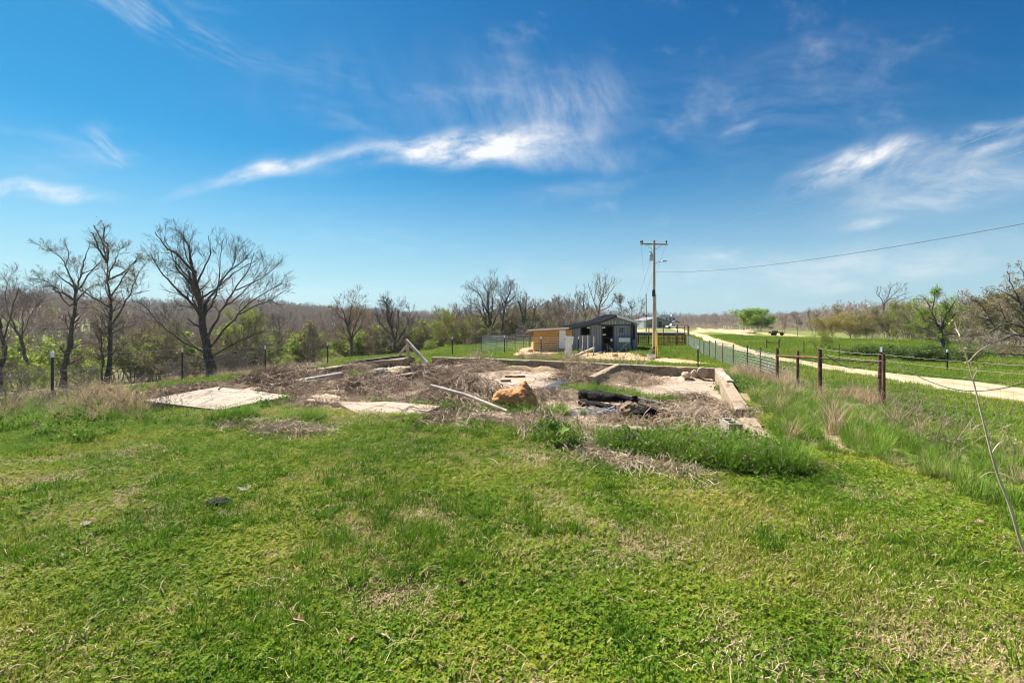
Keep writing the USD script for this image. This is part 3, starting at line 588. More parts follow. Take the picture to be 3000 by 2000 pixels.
hero('oak_tree', 'largest bare oak with wide crown standing beyond the left fence', on(L_oak[0][0][0][0], Yo, 0), L_oak, 11, M_bark, M_twig, s=1.1, lv=((.27, 1.6), (.17, .85), (.13, .42)), caps=(1000, 5200, 14000), rmin=.006, up=.13, wig=.13)
# leaning tree on the left
Ya = 26.0
tA = [([(180, 1150), (182, 1110), (195, 1050), (207, 990), (216, 930), (222, 880), (222, 850)], 14, 8, .0), ([(222, 860), (210, 820), (197, 790), (180, 760), (150, 730), (125, 720)], 6, 1.5, .15), ([(190, 780), (205, 745), (190, 710)], 4, 1.5, -.3),
      ([(223, 860), (230, 820), (240, 800), (245, 760), (262, 725), (265, 710)], 7, 1.5, -.15), ([(238, 805), (255, 795), (280, 785), (300, 760)], 4, 1.5, .3), ([(216, 890), (205, 900), (178, 872), (172, 845), (130, 820), (90, 815)], 5, 1.5, .1), ([(172, 845), (150, 835), (110, 845), (85, 830)], 3, 1.5, -.3),
      ([(210, 960), (195, 965), (130, 965)], 3.5, 1.5, -.2), ([(225, 880), (250, 850), (280, 835), (310, 830)], 5, 1.5, .3), ([(212, 1020), (235, 1005), (262, 1005), (300, 1008)], 3.5, 1.2, .2)]
L_A = drawn(tA, Ya, 2); L_A += extra_limbs(L_A[0][0], 4, 5, 2.2, 4.2, 2.0, .07)
hero('leaning_tree', 'slender bare tree leaning right beside the leftmost fence post', on(L_A[0][0][0][0], Ya, 0), L_A, 12, M_bark, M_twig, M_bud, s=.75, lv=((.26, 1.3), (.17, .7), (.12, .34)), caps=(400, 2000, 5200), rmin=.0045, leaves=1100, leaf_size=.055, up=.12, wig=.15)
tB = [([(312, 1150), (315, 1100), (317, 1040), (325, 960), (320, 900), (318, 880), (313, 820), (312, 770), (322, 720)], 13, 1.5, .0), ([(320, 875), (345, 840), (360, 810), (385, 780), (410, 760)], 6, 1.5, .2), ([(313, 830), (325, 790), (345, 750), (350, 720)], 5, 1.5, -.3),
      ([(330, 950), (365, 890), (385, 860), (400, 810), (425, 770)], 6, 1.5, .15), ([(300, 1150), (298, 1080), (302, 1000), (290, 960), (275, 920)], 8, 2, -.1), ([(318, 1080), (350, 1040), (385, 1030), (410, 1035)], 4, 1.5, .3), ([(320, 1100), (360, 1075), (400, 1055)], 3.5, 1.5, -.25),
      ([(320, 1050), (355, 1010), (400, 990), (440, 970)], 4, 1.5, .2), ([(318, 985), (345, 965), (400, 950)], 4, 1.5, -.3), ([(322, 930), (300, 915), (270, 900), (240, 905)], 4, 1.5, .3), ([(400, 860), (440, 850)], 3, 1.5, .3)]
L_B = drawn(tB, 25.0, 4); L_B += extra_limbs(L_B[0][0], 5, 6, 1.2, 5.0, 1.8, .07)
hero('budding_tree', 'twin trunked tree with tan buds between leaning tree and oak', on(L_B[0][0][0][0], 25.0, 0), L_B, 13, M_bark, M_twig, M_bud, s=.75, lv=((.25, 1.3), (.16, .7), (.12, .34)), caps=(440, 2200, 5800), rmin=.0045, leaves=3000, leaf_size=.06, up=.1, wig=.15, spread=.1)
# the dark tree at the very left edge and pale ones behind it
tC = [([(-4, 1130), (4, 1080), (10, 1020), (6, 960), (-15, 900), (-30, 840)], 13, 3, .0), ([(8, 1000), (30, 930), (45, 880), (55, 840)], 6, 2, .3), ([(8, 960), (-25, 900), (-60, 860)], 6, 2, -.2), ([(10, 1010), (-30, 990), (-80, 970)], 5, 2, .2)]
L_C = drawn(tC, 24.0, 5)
hero('edge_tree', 'dark trunk cut off by the left edge of the view', on(L_C[0][0][0][0], 24.0, 0), L_C, 14, M_bark, M_twig2, s=.75, lv=((.26, 1.7), (.17, .8), (.12, .36)), caps=(300, 1500, 4000), rmin=.0045)
tE = [([(80, 1060), (68, 1010), (40, 960), (20, 900), (15, 850), (25, 815)], 7, 1.5, .1), ([(60, 1000), (85, 930), (110, 890), (130, 870)], 4, 1.2, -.2), ([(72, 1030), (60, 960), (70, 900), (80, 870)], 5, 1.2, .2), ([(40, 960), (10, 930), (-20, 900)], 4, 1.2, .1)]
L_E = drawn(tE, 34.0, 7)
hero('pale_tree', 'pale grey twiggy tree at far left behind the dark trunk', on(L_E[0][0][0][0], 34.0, 0), L_E, 15, M_bark2, M_twig2, s=1.0, lv=((.25, 1.9), (.18, 1.0), (.14, .5)), caps=(450, 2200, 6000), rmin=.007)
# two spreading trees in the valley, straight over the brush
tF = [([(1030, 1040), (1030, 1000), (1020, 960), (1012, 930), (1000, 900)], 9, 2, .0), ([(1022, 970), (1010, 935), (985, 920), (990, 895)], 6, 1.5, .2), ([(1030, 990), (1037, 960), (1050, 930), (1070, 905)], 6, 1.5, -.2), ([(1028, 1000), (1000, 985), (975, 988)], 5, 1.5, .3), ([(1035, 985), (1060, 955), (1085, 950)], 4, 1.5, .3), ([(1030, 1005), (1005, 970), (1000, 940)], 4, 1.5, -.3), ([(1030, 1010), (1050, 1000), (1075, 1000)], 3, 1.2, .2)]
L_F = drawn(tF, 47.0, 8); L_F += extra_limbs(L_F[0][0], 4, 9, -2.5, 1.0, 2.8, .12)
hero('spreading_tree', 'spreading tree with two orange scarred limbs past the white post', on(L_F[0][0][0][0], 47.0, 0), L_F, 16, M_bark2, M_twigb, M_bud, s=1.1, lv=((.3, 2.0), (.2, 1.0), (.16, .5)), caps=(420, 2200, 5500), rmin=.009, leaves=1400, leaf_size=.09)
tG = [([(1155, 1035), (1158, 1000), (1150, 970), (1140, 940), (1132, 910)], 9, 2, .0), ([(1157, 1000), (1165, 960), (1170, 935), (1165, 905)], 6, 1.5, .2), ([(1160, 1005), (1185, 970), (1195, 945), (1200, 925)], 6, 1.5, -.2), ([(1155, 985), (1125, 960), (1105, 940), (1100, 920)], 5, 1.5, .3), ([(1155, 1000), (1130, 985), (1115, 965)], 4, 1.5, -.3), ([(1165, 1015), (1190, 990), (1220, 965)], 4, 1.5, .2)]
L_G = drawn(tG, 46.0, 9); L_G += extra_limbs(L_G[0][0], 4, 10, -2.3, 1.0, 2.8, .12)
hero('round_tree', 'round crowned bare tree behind the leaning timbers', on(L_G[0][0][0][0], 46.0, 0), L_G, 17, M_bark, M_twig, s=1.1, lv=((.3, 2.0), (.2, 1.0), (.16, .5)), caps=(420, 2200, 5500), rmin=.009)
# the tall pair beyond the meadow
tH = [([(1437, 1000), (1435, 960), (1432, 920), (1428, 880), (1428, 850), (1445, 830)], 10, 1.5, .0), ([(1432, 960), (1415, 930), (1400, 900), (1390, 890), (1370, 875)], 7, 1.5, .2), ([(1425, 940), (1415, 900), (1412, 870), (1395, 850), (1380, 845)], 6, 1.5, -.2), ([(1438, 930), (1445, 900), (1440, 870), (1450, 845)], 6, 1.5, .2), ([(1440, 960), (1455, 925), (1465, 905), (1478, 895)], 5, 1.5, -.2), ([(1430, 965), (1400, 945), (1370, 935), (1355, 925)], 5, 1.5, .25), ([(1418, 930), (1390, 925), (1365, 905)], 4, 1.2, -.3)]
L_H = drawn(tH, 62.0, 10); L_H += extra_limbs(L_H[0][0], 4, 11, -.5, 3.0, 3.2, .14)
hero('tall_tree', 'tall bare forked tree, left of the pair above the chicken yard', on(L_H[0][0][0][0], 62.0, 0), L_H, 18, M_bark, M_twig2, s=1.35, lv=((.3, 2.2), (.22, 1.1), (.16, .5)), caps=(450, 2400, 5800), rmin=.010)
tI = [([(1468, 1000), (1472, 950), (1475, 920), (1480, 890), (1492, 860), (1500, 835)], 8, 1.5, .0), ([(1475, 910), (1470, 880), (1463, 860)], 5, 1.5, .2), ([(1480, 890), (1505, 872), (1520, 860)], 5, 1.5, -.2), ([(1483, 880), (1500, 850), (1495, 830)], 4, 1.5, .3), ([(1473, 945), (1500, 930), (1520, 925)], 4, 1.2, .2), ([(1478, 900), (1500, 890), (1525, 880)], 4, 1.2, -.2)]
L_I = drawn(tI, 62.0, 12); L_I += extra_limbs(L_I[0][0], 3, 12, 0, 3.5, 2.8, .12)
hero('tall_tree', 'tall bare tree, right of the pair above the chicken yard', on(L_I[0][0][0][0], 62.0, 0), L_I, 19, M_bark, M_twig2, s=1.3, lv=((.3, 2.0), (.22, 1.0), (.16, .5)), caps=(400, 2000, 5000), rmin=.010)
# dead snag with broken stems
tJ = [([(1537, 990), (1535, 950), (1530, 920), (1522, 895), (1519, 880)], 8, 3, .0), ([(1537, 940), (1540, 900), (1543, 870), (1541, 855)], 6, 1.5, .1), ([(1534, 930), (1526, 905), (1523, 885)], 4, 2, -.1), ([(1542, 880), (1548, 872)], 2, 1, .1), ([(1540, 910), (1560, 895), (1570, 890)], 3, 1, .2)]
L_J = drawn(tJ, 60.0, 13)
hero('dead_tree', 'dead tree with broken upright stems behind the brown lean-to', on(L_J[0][0][0][0], 60.0, 0), L_J, 20, M_bark, M_twigb, s=1.0, lv=((.8, .9), (.4, .5), (.25, .3)), caps=(90, 500, 1500), rmin=.012)
# the pale tree behind the shed
tK = [([(1752, 960), (1753, 920), (1758, 890), (1768, 850), (1775, 810), (1772, 800)], 7, 1.2, .0), ([(1753, 920), (1745, 895), (1735, 870), (1725, 840), (1722, 825)], 5, 1.2, .15), ([(1758, 900), (1775, 880), (1790, 850), (1805, 835)], 4, 1.2, -.15), ([(1750, 930), (1735, 905), (1710, 880), (1690, 860)], 4, 1.2, .2), ([(1757, 910), (1785, 900), (1805, 870)], 4, 1.2, -.2), ([(1740, 880), (1745, 850), (1748, 820)], 3, 1, .2), ([(1762, 880), (1760, 850), (1755, 815)], 3, 1, -.2), ([(1772, 860), (1790, 830), (1795, 812)], 3, 1, .1)]
L_K = drawn(tK, 66.0, 14); L_K += extra_limbs(L_K[0][0], 4, 15, 1.0, 4.5, 3.0, .1)
hero('pale_bark_tree', 'pale barked bare tree rising behind the grey shed roof', on(L_K[0][0][0][0], 66.0, 0), L_K, 21, M_barkp, M_twigp, s=1.35, lv=((.42, 1.7), (.32, .8), (.22, .42)), caps=(400, 2200, 5200), rmin=.011, up=.35)
tL = [([(1712, 970), (1714, 930), (1712, 900), (1708, 880), (1712, 850)], 6, 1.2, .0), ([(1712, 930), (1690, 900), (1660, 880), (1647, 868)], 4, 1.2, .2), ([(1714, 920), (1725, 890), (1720, 860)], 4, 1.2, -.2), ([(1712, 910), (1700, 890), (1695, 865)], 3, 1.2, .2)]
L_L = drawn(tL, 64.0, 15)
hero('thin_tree', 'thin brown tree leaning left, against the pale tree behind the shed', on(L_L[0][0][0][0], 64.0, 0), L_L, 22, M_bark2, M_twig2, s=1.3, lv=((.5, 1.6), (.34, .8), (.24, .42)), caps=(200, 1100, 2600), rmin=.012, up=.3)
# right side: dark leafing tree by the drive
tM = [([(2768, 1072), (2763, 1020), (2758, 980), (2755, 960)], 16, 9, .0), ([(2756, 965), (2740, 940), (2728, 915), (2722, 890), (2705, 870), (2690, 862)], 8, 1.5, .15), ([(2757, 965), (2770, 945), (2785, 925), (2778, 900), (2768, 880)], 7, 1.5, -.2), ([(2755, 975), (2725, 972), (2700, 960), (2670, 950)], 5, 1.5, .3), ([(2728, 915), (2735, 890), (2740, 865), (2738, 850)], 5, 1.5, -.2), ([(2785, 925), (2800, 910), (2805, 880)], 4, 1.5, .3), ([(2760, 985), (2790, 975), (2820, 985)], 5, 1.5, .2), ([(2760, 1000), (2720, 990), (2690, 995)], 4, 1.5, -.2)]
L_M = drawn(tM, 28.0, 16); L_M += extra_limbs(L_M[0][0], 6, 17, .3, 2.0, 1.6, .08)
hero('leafing_tree', 'dark trunked tree with fresh green leaves across the drive', on(L_M[0][0][0][0], 28.0, 0), L_M, 23, M_bark, M_twigb, M_lbright, s=.62, lv=((.36, 1.1), (.26, .55), (.16, .3)), caps=(450, 2100, 5200), rmin=.006, leaves=7500, leaf_size=.05, up=.18, spread=.12)
# great tree reaching in over the right edge
tN = [([(3060, 1120), (3050, 1050), (3035, 1000), (3020, 970)], 26, 16, .0), ([(3030, 990), (2990, 950), (2950, 945), (2910, 965), (2880, 985), (2850, 975)], 11, 2, -.1), ([(2915, 962), (2900, 930), (2880, 900), (2860, 880), (2845, 865)], 6, 1.5, .1), ([(3020, 970), (2995, 900), (2970, 850), (2960, 820), (2950, 795)], 12, 2, .1), ([(2995, 905), (3010, 850), (3000, 800), (2990, 780)], 7, 2, -.2), ([(2985, 885), (2960, 865), (2930, 850), (2900, 845)], 5, 1.5, .2),
      ([(3025, 990), (2970, 975), (2930, 1000), (2890, 1005), (2860, 1015)], 8, 1.5, .15), ([(3040, 1050), (2980, 1035), (2930, 1040), (2890, 1032), (2830, 1025)], 7, 1.5, -.15), ([(3035, 1030), (2985, 1010), (2940, 1025), (2920, 1060)], 5, 1.5, .2), ([(3030, 970), (3060, 900), (3080, 850)], 10, 2, .1), ([(2950, 945), (2935, 910), (2925, 885)], 5, 1.5, -.2), ([(3040, 1010), (3090, 960), (3130, 940)], 9, 2, .1)]
L_N = drawn(tN, 24.0, 18); L_N += extra_limbs(L_N[0][0], 5, 19, .2, 1.6, 2.4, .1)
hero('limby_tree', 'budding tree reaching its crooked limbs in from the right edge', on(L_N[0][0][0][0], 24.0, 0), L_N, 24, M_bark, M_twig2, M_bud, s=.7, lv=((.36, 1.1), (.24, .58), (.15, .3)), caps=(650, 3000, 7500), rmin=.0055, leaves=5500, leaf_size=.05, up=.12)
# bare dome crowned tree on the right skyline
tO = [([(2588, 920), (2590, 895), (2592, 885)], 4.5, 3, .0), ([(2590, 900), (2585, 880), (2575, 865), (2570, 850)], 3, 1, .1), ([(2592, 888), (2610, 870), (2625, 855), (2640, 845)], 3, 1, -.1), ([(2615, 905), (2625, 885), (2645, 875), (2670, 870)], 3, 1, .1), ([(2592, 890), (2602, 865), (2610, 845)], 2.5, 1, .2), ([(2598, 880), (2625, 872), (2655, 858)], 2.5, 1, -.2), ([(2575, 870), (2565, 855)], 2, 1, .1), ([(2612, 920), (2620, 895), (2650, 888)], 3, 1, .2)]
L_O = drawn(tO, 72.0, 20)
hero('dome_tree', 'bare dome crowned tree topping the right treeline', on(L_O[0][0][0][0], 72.0, 0), L_O, 25, M_bark, M_twig, s=1.5, lv=((.36, 1.3), (.28, .75), (.22, .42)), caps=(260, 1500, 3600), rmin=.012, up=.2)

# ---- kinds of smaller trees and bushes, built once and set out again and again
def kind_tree(seed, h, stems=1, spread=.55, trunk_r=.012, fork=.35, nl=6, lean=.1, up=.3):
    rng = np.random.default_rng(seed); L = []
    for s_ in range(stems):
        a0 = rng.uniform(0, 2 * np.pi); b = np.array([math.cos(a0), math.sin(a0), 0]) * .05 * h * (stems > 1)
        top = np.array([rng.normal() * lean * h, rng.normal() * lean * h, h * rng.uniform(.82, 1)]) + b * 4
        q = np.array([b + (top - b) * t + rng.normal(size=3) * [.02 * h, .02 * h, 0] * (0 < t < 1) for t in np.linspace(0, 1, 6)]); q[0, 2] = -.25
        L.append((q, trunk_r * h / stems ** .5, .0025 * h))
        for i in range(nl):
            t = rng.uniform(fork, .9); p = q[0] + (q[-1] - q[0]) * t; j = t * 5; p = q[int(j)] * (1 - j % 1) + q[min(5, int(j) + 1)] * (j % 1)
            a = rng.uniform(0, 2 * np.pi) if stems == 1 else a0 + rng.normal() * .9; e = rng.uniform(.15, .85); ln = h * spread * rng.uniform(.55, 1) * (1.15 - t * .75)
            d = np.array([math.cos(a) * math.cos(e), math.sin(a) * math.cos(e), math.sin(e)])
            L.append((np.array([p + d * ln * u + [0, 0, up * ln * u * u * .6] + rng.normal(size=3) * .05 * ln * (u > 0) for u in np.linspace(0, 1, 5)]), trunk_r * h * .45 / stems ** .5, .002 * h))
    return L
KIND = {}
def make_kind(key, name, limbs, seed, mb, mt, ml=None, **kw):
    c = stage.CreateClassPrim('/World/kind_' + key); UsdGeom.Xform.Define(stage, f'/World/kind_{key}'); stage.GetPrimAtPath(f'/World/kind_{key}').SetSpecifier(Sdf.SpecifierClass)
    p = stage.GetPrimAtPath(f'/World/kind_{key}'); t, cr, lf = tree_meshes(limbs, seed, **kw)
    put('trunk', t, mb, p, smooth=50); q = put('crown', cr, mt, p)
    if lf is not None: put('leaves', lf, ml, q)
    KIND[key] = (p, name)
B4 = dict(lv=((.3, 1.8), (.24, .95), (.18, .5)))
make_kind('bare_a', 'bare_tree', kind_tree(41, 8.0), 51, M_bark, M_twig2, caps=(240, 1200, 2800), rmin=.012, s=1.0, **B4)
make_kind('bare_b', 'bare_tree', kind_tree(42, 8.0, 3, .4, nl=4), 52, M_bark2, M_twigb, caps=(260, 1300, 3000), rmin=.012, s=1.0, up=.3, **B4)
make_kind('bare_c', 'bare_tree', kind_tree(43, 8.0, 2, .5, nl=5, lean=.12), 53, M_bark, M_twig, caps=(240, 1200, 2800), rmin=.012, s=1.0, **B4)
make_kind('olive', 'olive_tree', kind_tree(44, 6.0, 3, .55, nl=5, fork=.12), 54, M_bark2, M_twig2, M_lolive, caps=(260, 1300, 3000), rmin=.012, leaves=5500, leaf_size=.12, spread=.16, **B4)
make_kind('spring', 'spring_tree', kind_tree(45, 6.0, 2, .5, nl=6, fork=.15), 55, M_bark, M_twigb, M_lgreen, caps=(240, 1200, 2600), rmin=.011, leaves=5500, leaf_size=.11, spread=.16, **B4)
make_kind('green', 'green_tree', kind_tree(46, 6.0, 3, .75, nl=7, fork=.08), 56, M_bark, M_twig, M_lbright, caps=(300, 1500, 3000), rmin=.012, leaves=15000, leaf_size=.17, spread=.25, **B4)
make_kind('yellow', 'yellow_tree', kind_tree(47, 5.0, 4, .7, nl=5, fork=.08, lean=.2), 57, M_bark2, M_twigb, M_lyellow, caps=(280, 1400, 3000), rmin=.011, leaves=8000, leaf_size=.12, spread=.16, **B4)
make_kind('bush', 'green_bush', kind_tree(48, 2.0, 7, .5, nl=3, fork=.1, lean=.3, trunk_r=.008), 58, M_bark2, M_twigb, M_lgreen, caps=(160, 700, 1500), rmin=.005, leaves=5000, leaf_size=.05, spread=.1, lv=((.25, .6), (.16, .34), (.1, .18)))
make_kind('brush', 'bare_bush', kind_tree(49, 2.2, 8, .5, nl=3, fork=.1, lean=.3, trunk_r=.008), 59, M_bark2, M_twig2, caps=(220, 1000, 2400), rmin=.005, lv=((.25, .7), (.16, .4), (.1, .22)))
def set_tree(key, px, Y, h_px, label, group=None, cat=None, wide=1.0, rz=None, dz=-.1):
    p, name = KIND[key]; b = at_y(px, Y, dz); H0 = {'bush': 2.0, 'brush': 2.2, 'olive': 6., 'spring': 6., 'green': 6., 'yellow': 5., 'bramble': 1.4}.get(key, 8.0)
    s = h_px * Y / FPX / H0
    rz = RNG.uniform(0, 6.28) if rz is None else rz
    return copy_of(p, name, label, cat or ('bush' if key in ('bush', 'brush', 'bramble') else 'tree'), b, rz, group, (s * wide, s * wide, s))
make_kind('bramble', 'bramble_bush', kind_tree(50, 1.4, 9, .9, nl=3, fork=.1, lean=.5, trunk_r=.008), 60, M_bark2, M_twigb, M_ldark, caps=(160, 700, 1500), rmin=.005, leaves=7000, leaf_size=.07, spread=.12, lv=((.25, .5), (.16, .3), (.1, .18)))
# left and middle
set_tree('bush', 62, 27, 80, 'light green leafing bush by the left edge of the view')
set_tree('bush', 118, 29, 72, 'light green leafing bush left of the leaning tree')
set_tree('bush', 262, 30, 75, 'green bush between leaning tree and twin trunked tree', wide=1.3)
set_tree('brush', 60, 23, 85, 'bare dark brushy thicket below the left edge trees', wide=1.6)
set_tree('brush', 235, 22, 75, 'bare twiggy bush at the foot of the leaning tree', wide=1.4)
set_tree('olive', 455, 42, 165, 'olive budding tree left of the oak trunk')
set_tree('bare_c', 400, 48, 190, 'grey bare tree between twin trunked tree and oak')
set_tree('spring', 745, 46, 175, 'yellow green budding tree right of the oak')
set_tree('brush', 690, 30, 70, 'bare bush on the slope right of the oak trunk', wide=1.5)
set_tree('brush', 530, 28, 60, 'bare bush on the slope left of the oak trunk', wide=1.6)
set_tree('bare_a', 815, 50, 165, 'bare tree behind the brush, right of the oak')
set_tree('bare_c', 893, 44, 125, 'dark stemmed bare tree left of the spreading tree')
set_tree('bush', 970, 42, 48, 'small green bush beside the fourth white tipped post', wide=1.3)
set_tree('bush', 850, 40, 42, 'small green bush left of the fourth white tipped post', wide=1.5)
set_tree('bare_b', 1095, 60, 120, 'brownish bare tree between spreading and round trees')
set_tree('bare_b', 1250, 64, 90, 'small bare tree right of the round tree')
set_tree('bush', 1262, 54, 40, 'yellow green bush at the far edge of the meadow', wide=1.4)
set_tree('spring', 1318, 60, 115, 'spring green tree at the left end of the meadow edge')
set_tree('bare_b', 1330, 66, 140, 'thin bare tree rising over the spring green tree')
set_tree('olive', 1368, 61, 105, 'olive tree in front of the forked tall tree', wide=1.2)
set_tree('olive', 1408, 58, 70, 'low olive tree at the meadow edge under the tall pair', wide=1.3)
set_tree('brush', 1450, 58, 48, 'bare bush under the pair of tall trees', wide=1.6)
set_tree('bare_b', 1505, 66, 115, 'brown bare tree right of the tall pair')
set_tree('bare_c', 1565, 62, 125, 'bare tree just right of the dead tree')
set_tree('bare_a', 1600, 66, 120, 'twiggy bare tree above the brown lean-to roof')
set_tree('bare_b', 1640, 62, 120, 'brown bare tree above the white door of the lean-to')
set_tree('brush', 1545, 55, 60, 'bare bush left behind the brown lean-to', wide=1.6)
set_tree('brush', 1690, 58, 95, 'bare bush behind the joint of the two shed roofs', wide=1.5)
set_tree('bare_b', 1678, 68, 135, 'bare tree left behind the thin leaning tree')
set_tree('bare_a', 1822, 66, 125, 'bare tree right of the pale barked tree')
set_tree('bare_c', 1850, 72, 110, 'bare tree over the right eave of the grey shed')
set_tree('brush', 1790, 60, 90, 'bare bush hidden behind the grey shed roof', wide=1.6)
# right
set_tree('green', 2176, 128, 58, 'bright green round tree, left half of the far green pair', wide=1.3)
set_tree('green', 2228, 131, 58, 'bright green round tree, right half of the far green pair', wide=1.2)
set_tree('yellow', 2440, 68, 62, 'yellow flowering bushy tree, left one in the right treeline', wide=1.3)
set_tree('yellow', 2492, 66, 70, 'yellow flowering bushy tree, right one in the right treeline', wide=1.3)
set_tree('bare_a', 2335, 80, 70, 'bare tree right of the far green pair')
set_tree('bare_c', 2385, 76, 78, 'dark leaning bare tree left of the yellow trees')
set_tree('bare_b', 2295, 95, 58, 'small brown bare tree beside the far green pair')
set_tree('olive', 2545, 66, 78, 'olive tree right of the yellow trees', wide=1.15)
set_tree('olive', 2602, 63, 92, 'olive tree under the dome crowned tree', wide=1.2)
set_tree('spring', 2655, 57, 108, 'spring green tree left of the dark trunked tree')
set_tree('olive', 2700, 50, 100, 'olive tree behind the dark trunked tree', wide=1.2)
set_tree('bare_b', 2620, 66, 105, 'brown bare tree among the olive trees')
set_tree('olive', 2830, 46, 118, 'olive tree right of the dark trunked tree', wide=1.3)
set_tree('olive', 2895, 42, 135, 'olive tree behind the crooked limbs', wide=1.3)
set_tree('bare_b', 2860, 44, 160, 'brown twiggy tree behind the crooked limbs')
set_tree('olive', 2965, 40, 170, 'tall olive tree at the right edge of the view', wide=1.2)
set_tree('olive', 3060, 38, 190, 'olive tree past the right edge', wide=1.2)
set_tree('brush', 2870, 34, 75, 'bare bush on the bank behind the drive', wide=2.0)
set_tree('brush', 2950, 31, 70, 'bare bush under the crooked limbs', wide=2.0)
g = GT(2403, 1027); set_tree('bush', 2403, g[1], 56, 'single round green bush standing in the right pasture', wide=1.15)
for i, (px, py, h, lab) in enumerate([(2520, 1047, 30, 'left end of the hedge'), (2585, 1052, 34, 'second from the left in the hedge'), (2655, 1057, 38, 'left of the dark trunk'), (2715, 1060, 42, 'at the left foot of the dark trunk'), (2800, 1066, 42, 'at the right foot of the dark trunk')]):
    g = GT(px, py); set_tree('bramble', px, min(g[1], 33), h, f'dark green bramble bush, {lab}', wide=1.6)

# ---------------------------------------------------------------- woods seen as one mass
def instancer(path_name, protos, pos, yaw, scale, tilt=None, label=None, cat=None, kind='stuff', idx=None, seed=0):
    """protos: [[(mesh, material), ...], ...]; one prototype is drawn for each point"""
    rng = np.random.default_rng(seed); pi = UsdGeom.PointInstancer.Define(stage, uniq('/World', path_name)); base = str(pi.GetPath())
    paths = []
    for i, ms in enumerate(protos):
        x = UsdGeom.Xform.Define(stage, f'{base}/prototype_{i:03d}'); paths.append(x.GetPath())
        for j, (m, mt) in enumerate(ms): usdkit.mesh(stage, f'{base}/prototype_{i:03d}/piece_{j:03d}', m, mt)
    n = len(pos); pi.CreatePrototypesRel().SetTargets(paths)
    pi.CreateProtoIndicesAttr(Vt.IntArray.FromNumpy((rng.integers(0, len(protos), n) if idx is None else np.asarray(idx)).astype(np.int32)))
    pi.CreatePositionsAttr(Vt.Vec3fArray.FromNumpy(np.asarray(pos, np.float32)))
    sc = np.asarray(scale, float); sc = np.repeat(sc[:, None], 3, 1) if sc.ndim == 1 else sc
    pi.CreateScalesAttr(Vt.Vec3fArray.FromNumpy(sc.astype(np.float32)))
    q = np.stack([np.cos(yaw / 2), 0 * yaw, 0 * yaw, np.sin(yaw / 2)], 1)
    if tilt is not None:
        a = rng.uniform(0, 2 * np.pi, n); t = np.abs(rng.normal(size=n)) * tilt / 2
        w2, x2, y2 = np.cos(t), np.cos(a) * np.sin(t), np.sin(a) * np.sin(t)
        q = np.stack([w2 * q[:, 0], x2 * q[:, 0] + y2 * q[:, 3], y2 * q[:, 0] - x2 * q[:, 3], w2 * q[:, 3]], 1)
    pi.CreateOrientationsAttr(Vt.QuathArray([Gf.Quath(*map(float, r)) for r in q]))
    return tag(pi.GetPrim(), label, cat, None, kind)
def wood_tree(seed, h, mt, mb, leaf=None, stems=1, n=0):
    t, c, lf = tree_meshes(kind_tree(seed, h, stems, .42, nl=5, fork=.25), seed + 1, s=1.0, lv=((.8, 2.0), (.55, 1.1), (.4, .7)), caps=(110, 420, 900), rmin=.03, leaves=n, leaf_size=.35, spread=.3, up=.3, sides0=5)
    return [(t, mb), (c, mt)] + ([(lf, leaf)] if n else [])
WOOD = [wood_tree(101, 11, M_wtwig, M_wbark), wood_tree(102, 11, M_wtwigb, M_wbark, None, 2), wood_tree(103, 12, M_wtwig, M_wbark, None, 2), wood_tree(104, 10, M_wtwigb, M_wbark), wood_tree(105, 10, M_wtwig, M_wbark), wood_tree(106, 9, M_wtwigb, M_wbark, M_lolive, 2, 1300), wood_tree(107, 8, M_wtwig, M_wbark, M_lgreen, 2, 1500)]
rng = np.random.default_rng(77); n = 26000
az = np.radians(rng.uniform(-58, 58, n)); r = np.exp(rng.uniform(np.log(66), np.log(900), n)); x, y = r * np.sin(az), r * np.cos(az)
inL = shapely.contains_xy(side.buffer(-5), x, y); vgm = np.exp(-(((x + 175) / 60) ** 2 + ((y - 175) / 45) ** 2) ** 2) > .3; vgm |= (x / y < -.84) & (x / y > -1.16) & (y < 200) & (rng.random(n) < .72)
PAST = gpoly((1480, 1003), (1640, 985), (1900, 957.5), (2110, 956.5), (2290, 962), (2484, 989), (2674, 1014), (3000, 1030), (3000, 1180), (1500, 1100))
right = (x > 8) & ~inL
keep = (inL & ~vgm & (rng.random(n) < np.where(r < 130, .5, .62))) | (right & (r > 175) & ~shapely.contains_xy(PAST.buffer(6), x, y)) | (right & (x / y > .72) & (r > 78) & ~shapely.contains_xy(PAST.buffer(4), x, y) & (rng.random(n) < .7))
# keep the houses' clearing open
keep &= ~((x / y > .27) & (x / y < .50) & (y < 205)) & ~((x / y > .1) & (x / y < .27) & (y < 95)) & ~((np.abs(x / y - .5) < .12) & (y < 190))
x, y, r = x[keep], y[keep], r[keep]
sc = rng.uniform(.7, 1.12, len(x)) * np.where(r < 150, .62, 1.0) * np.where(x > 20, .8, 1.0)
idx = rng.choice(7, len(x), p=[.26, .24, .21, .16, .08, .03, .02]); low = (r < 140) & (rng.random(len(x)) < .24); idx[low] = 6; idx[(r > 260) & (idx == 6)] = 1
instancer('woods', WOOD, np.stack([x, y, H(x, y) - .2], 1), rng.uniform(0, 6.28, len(x)), sc, label='bare brown and grey woods covering the valley and far hills', cat='woods', idx=idx)
print('wood trees', len(x))

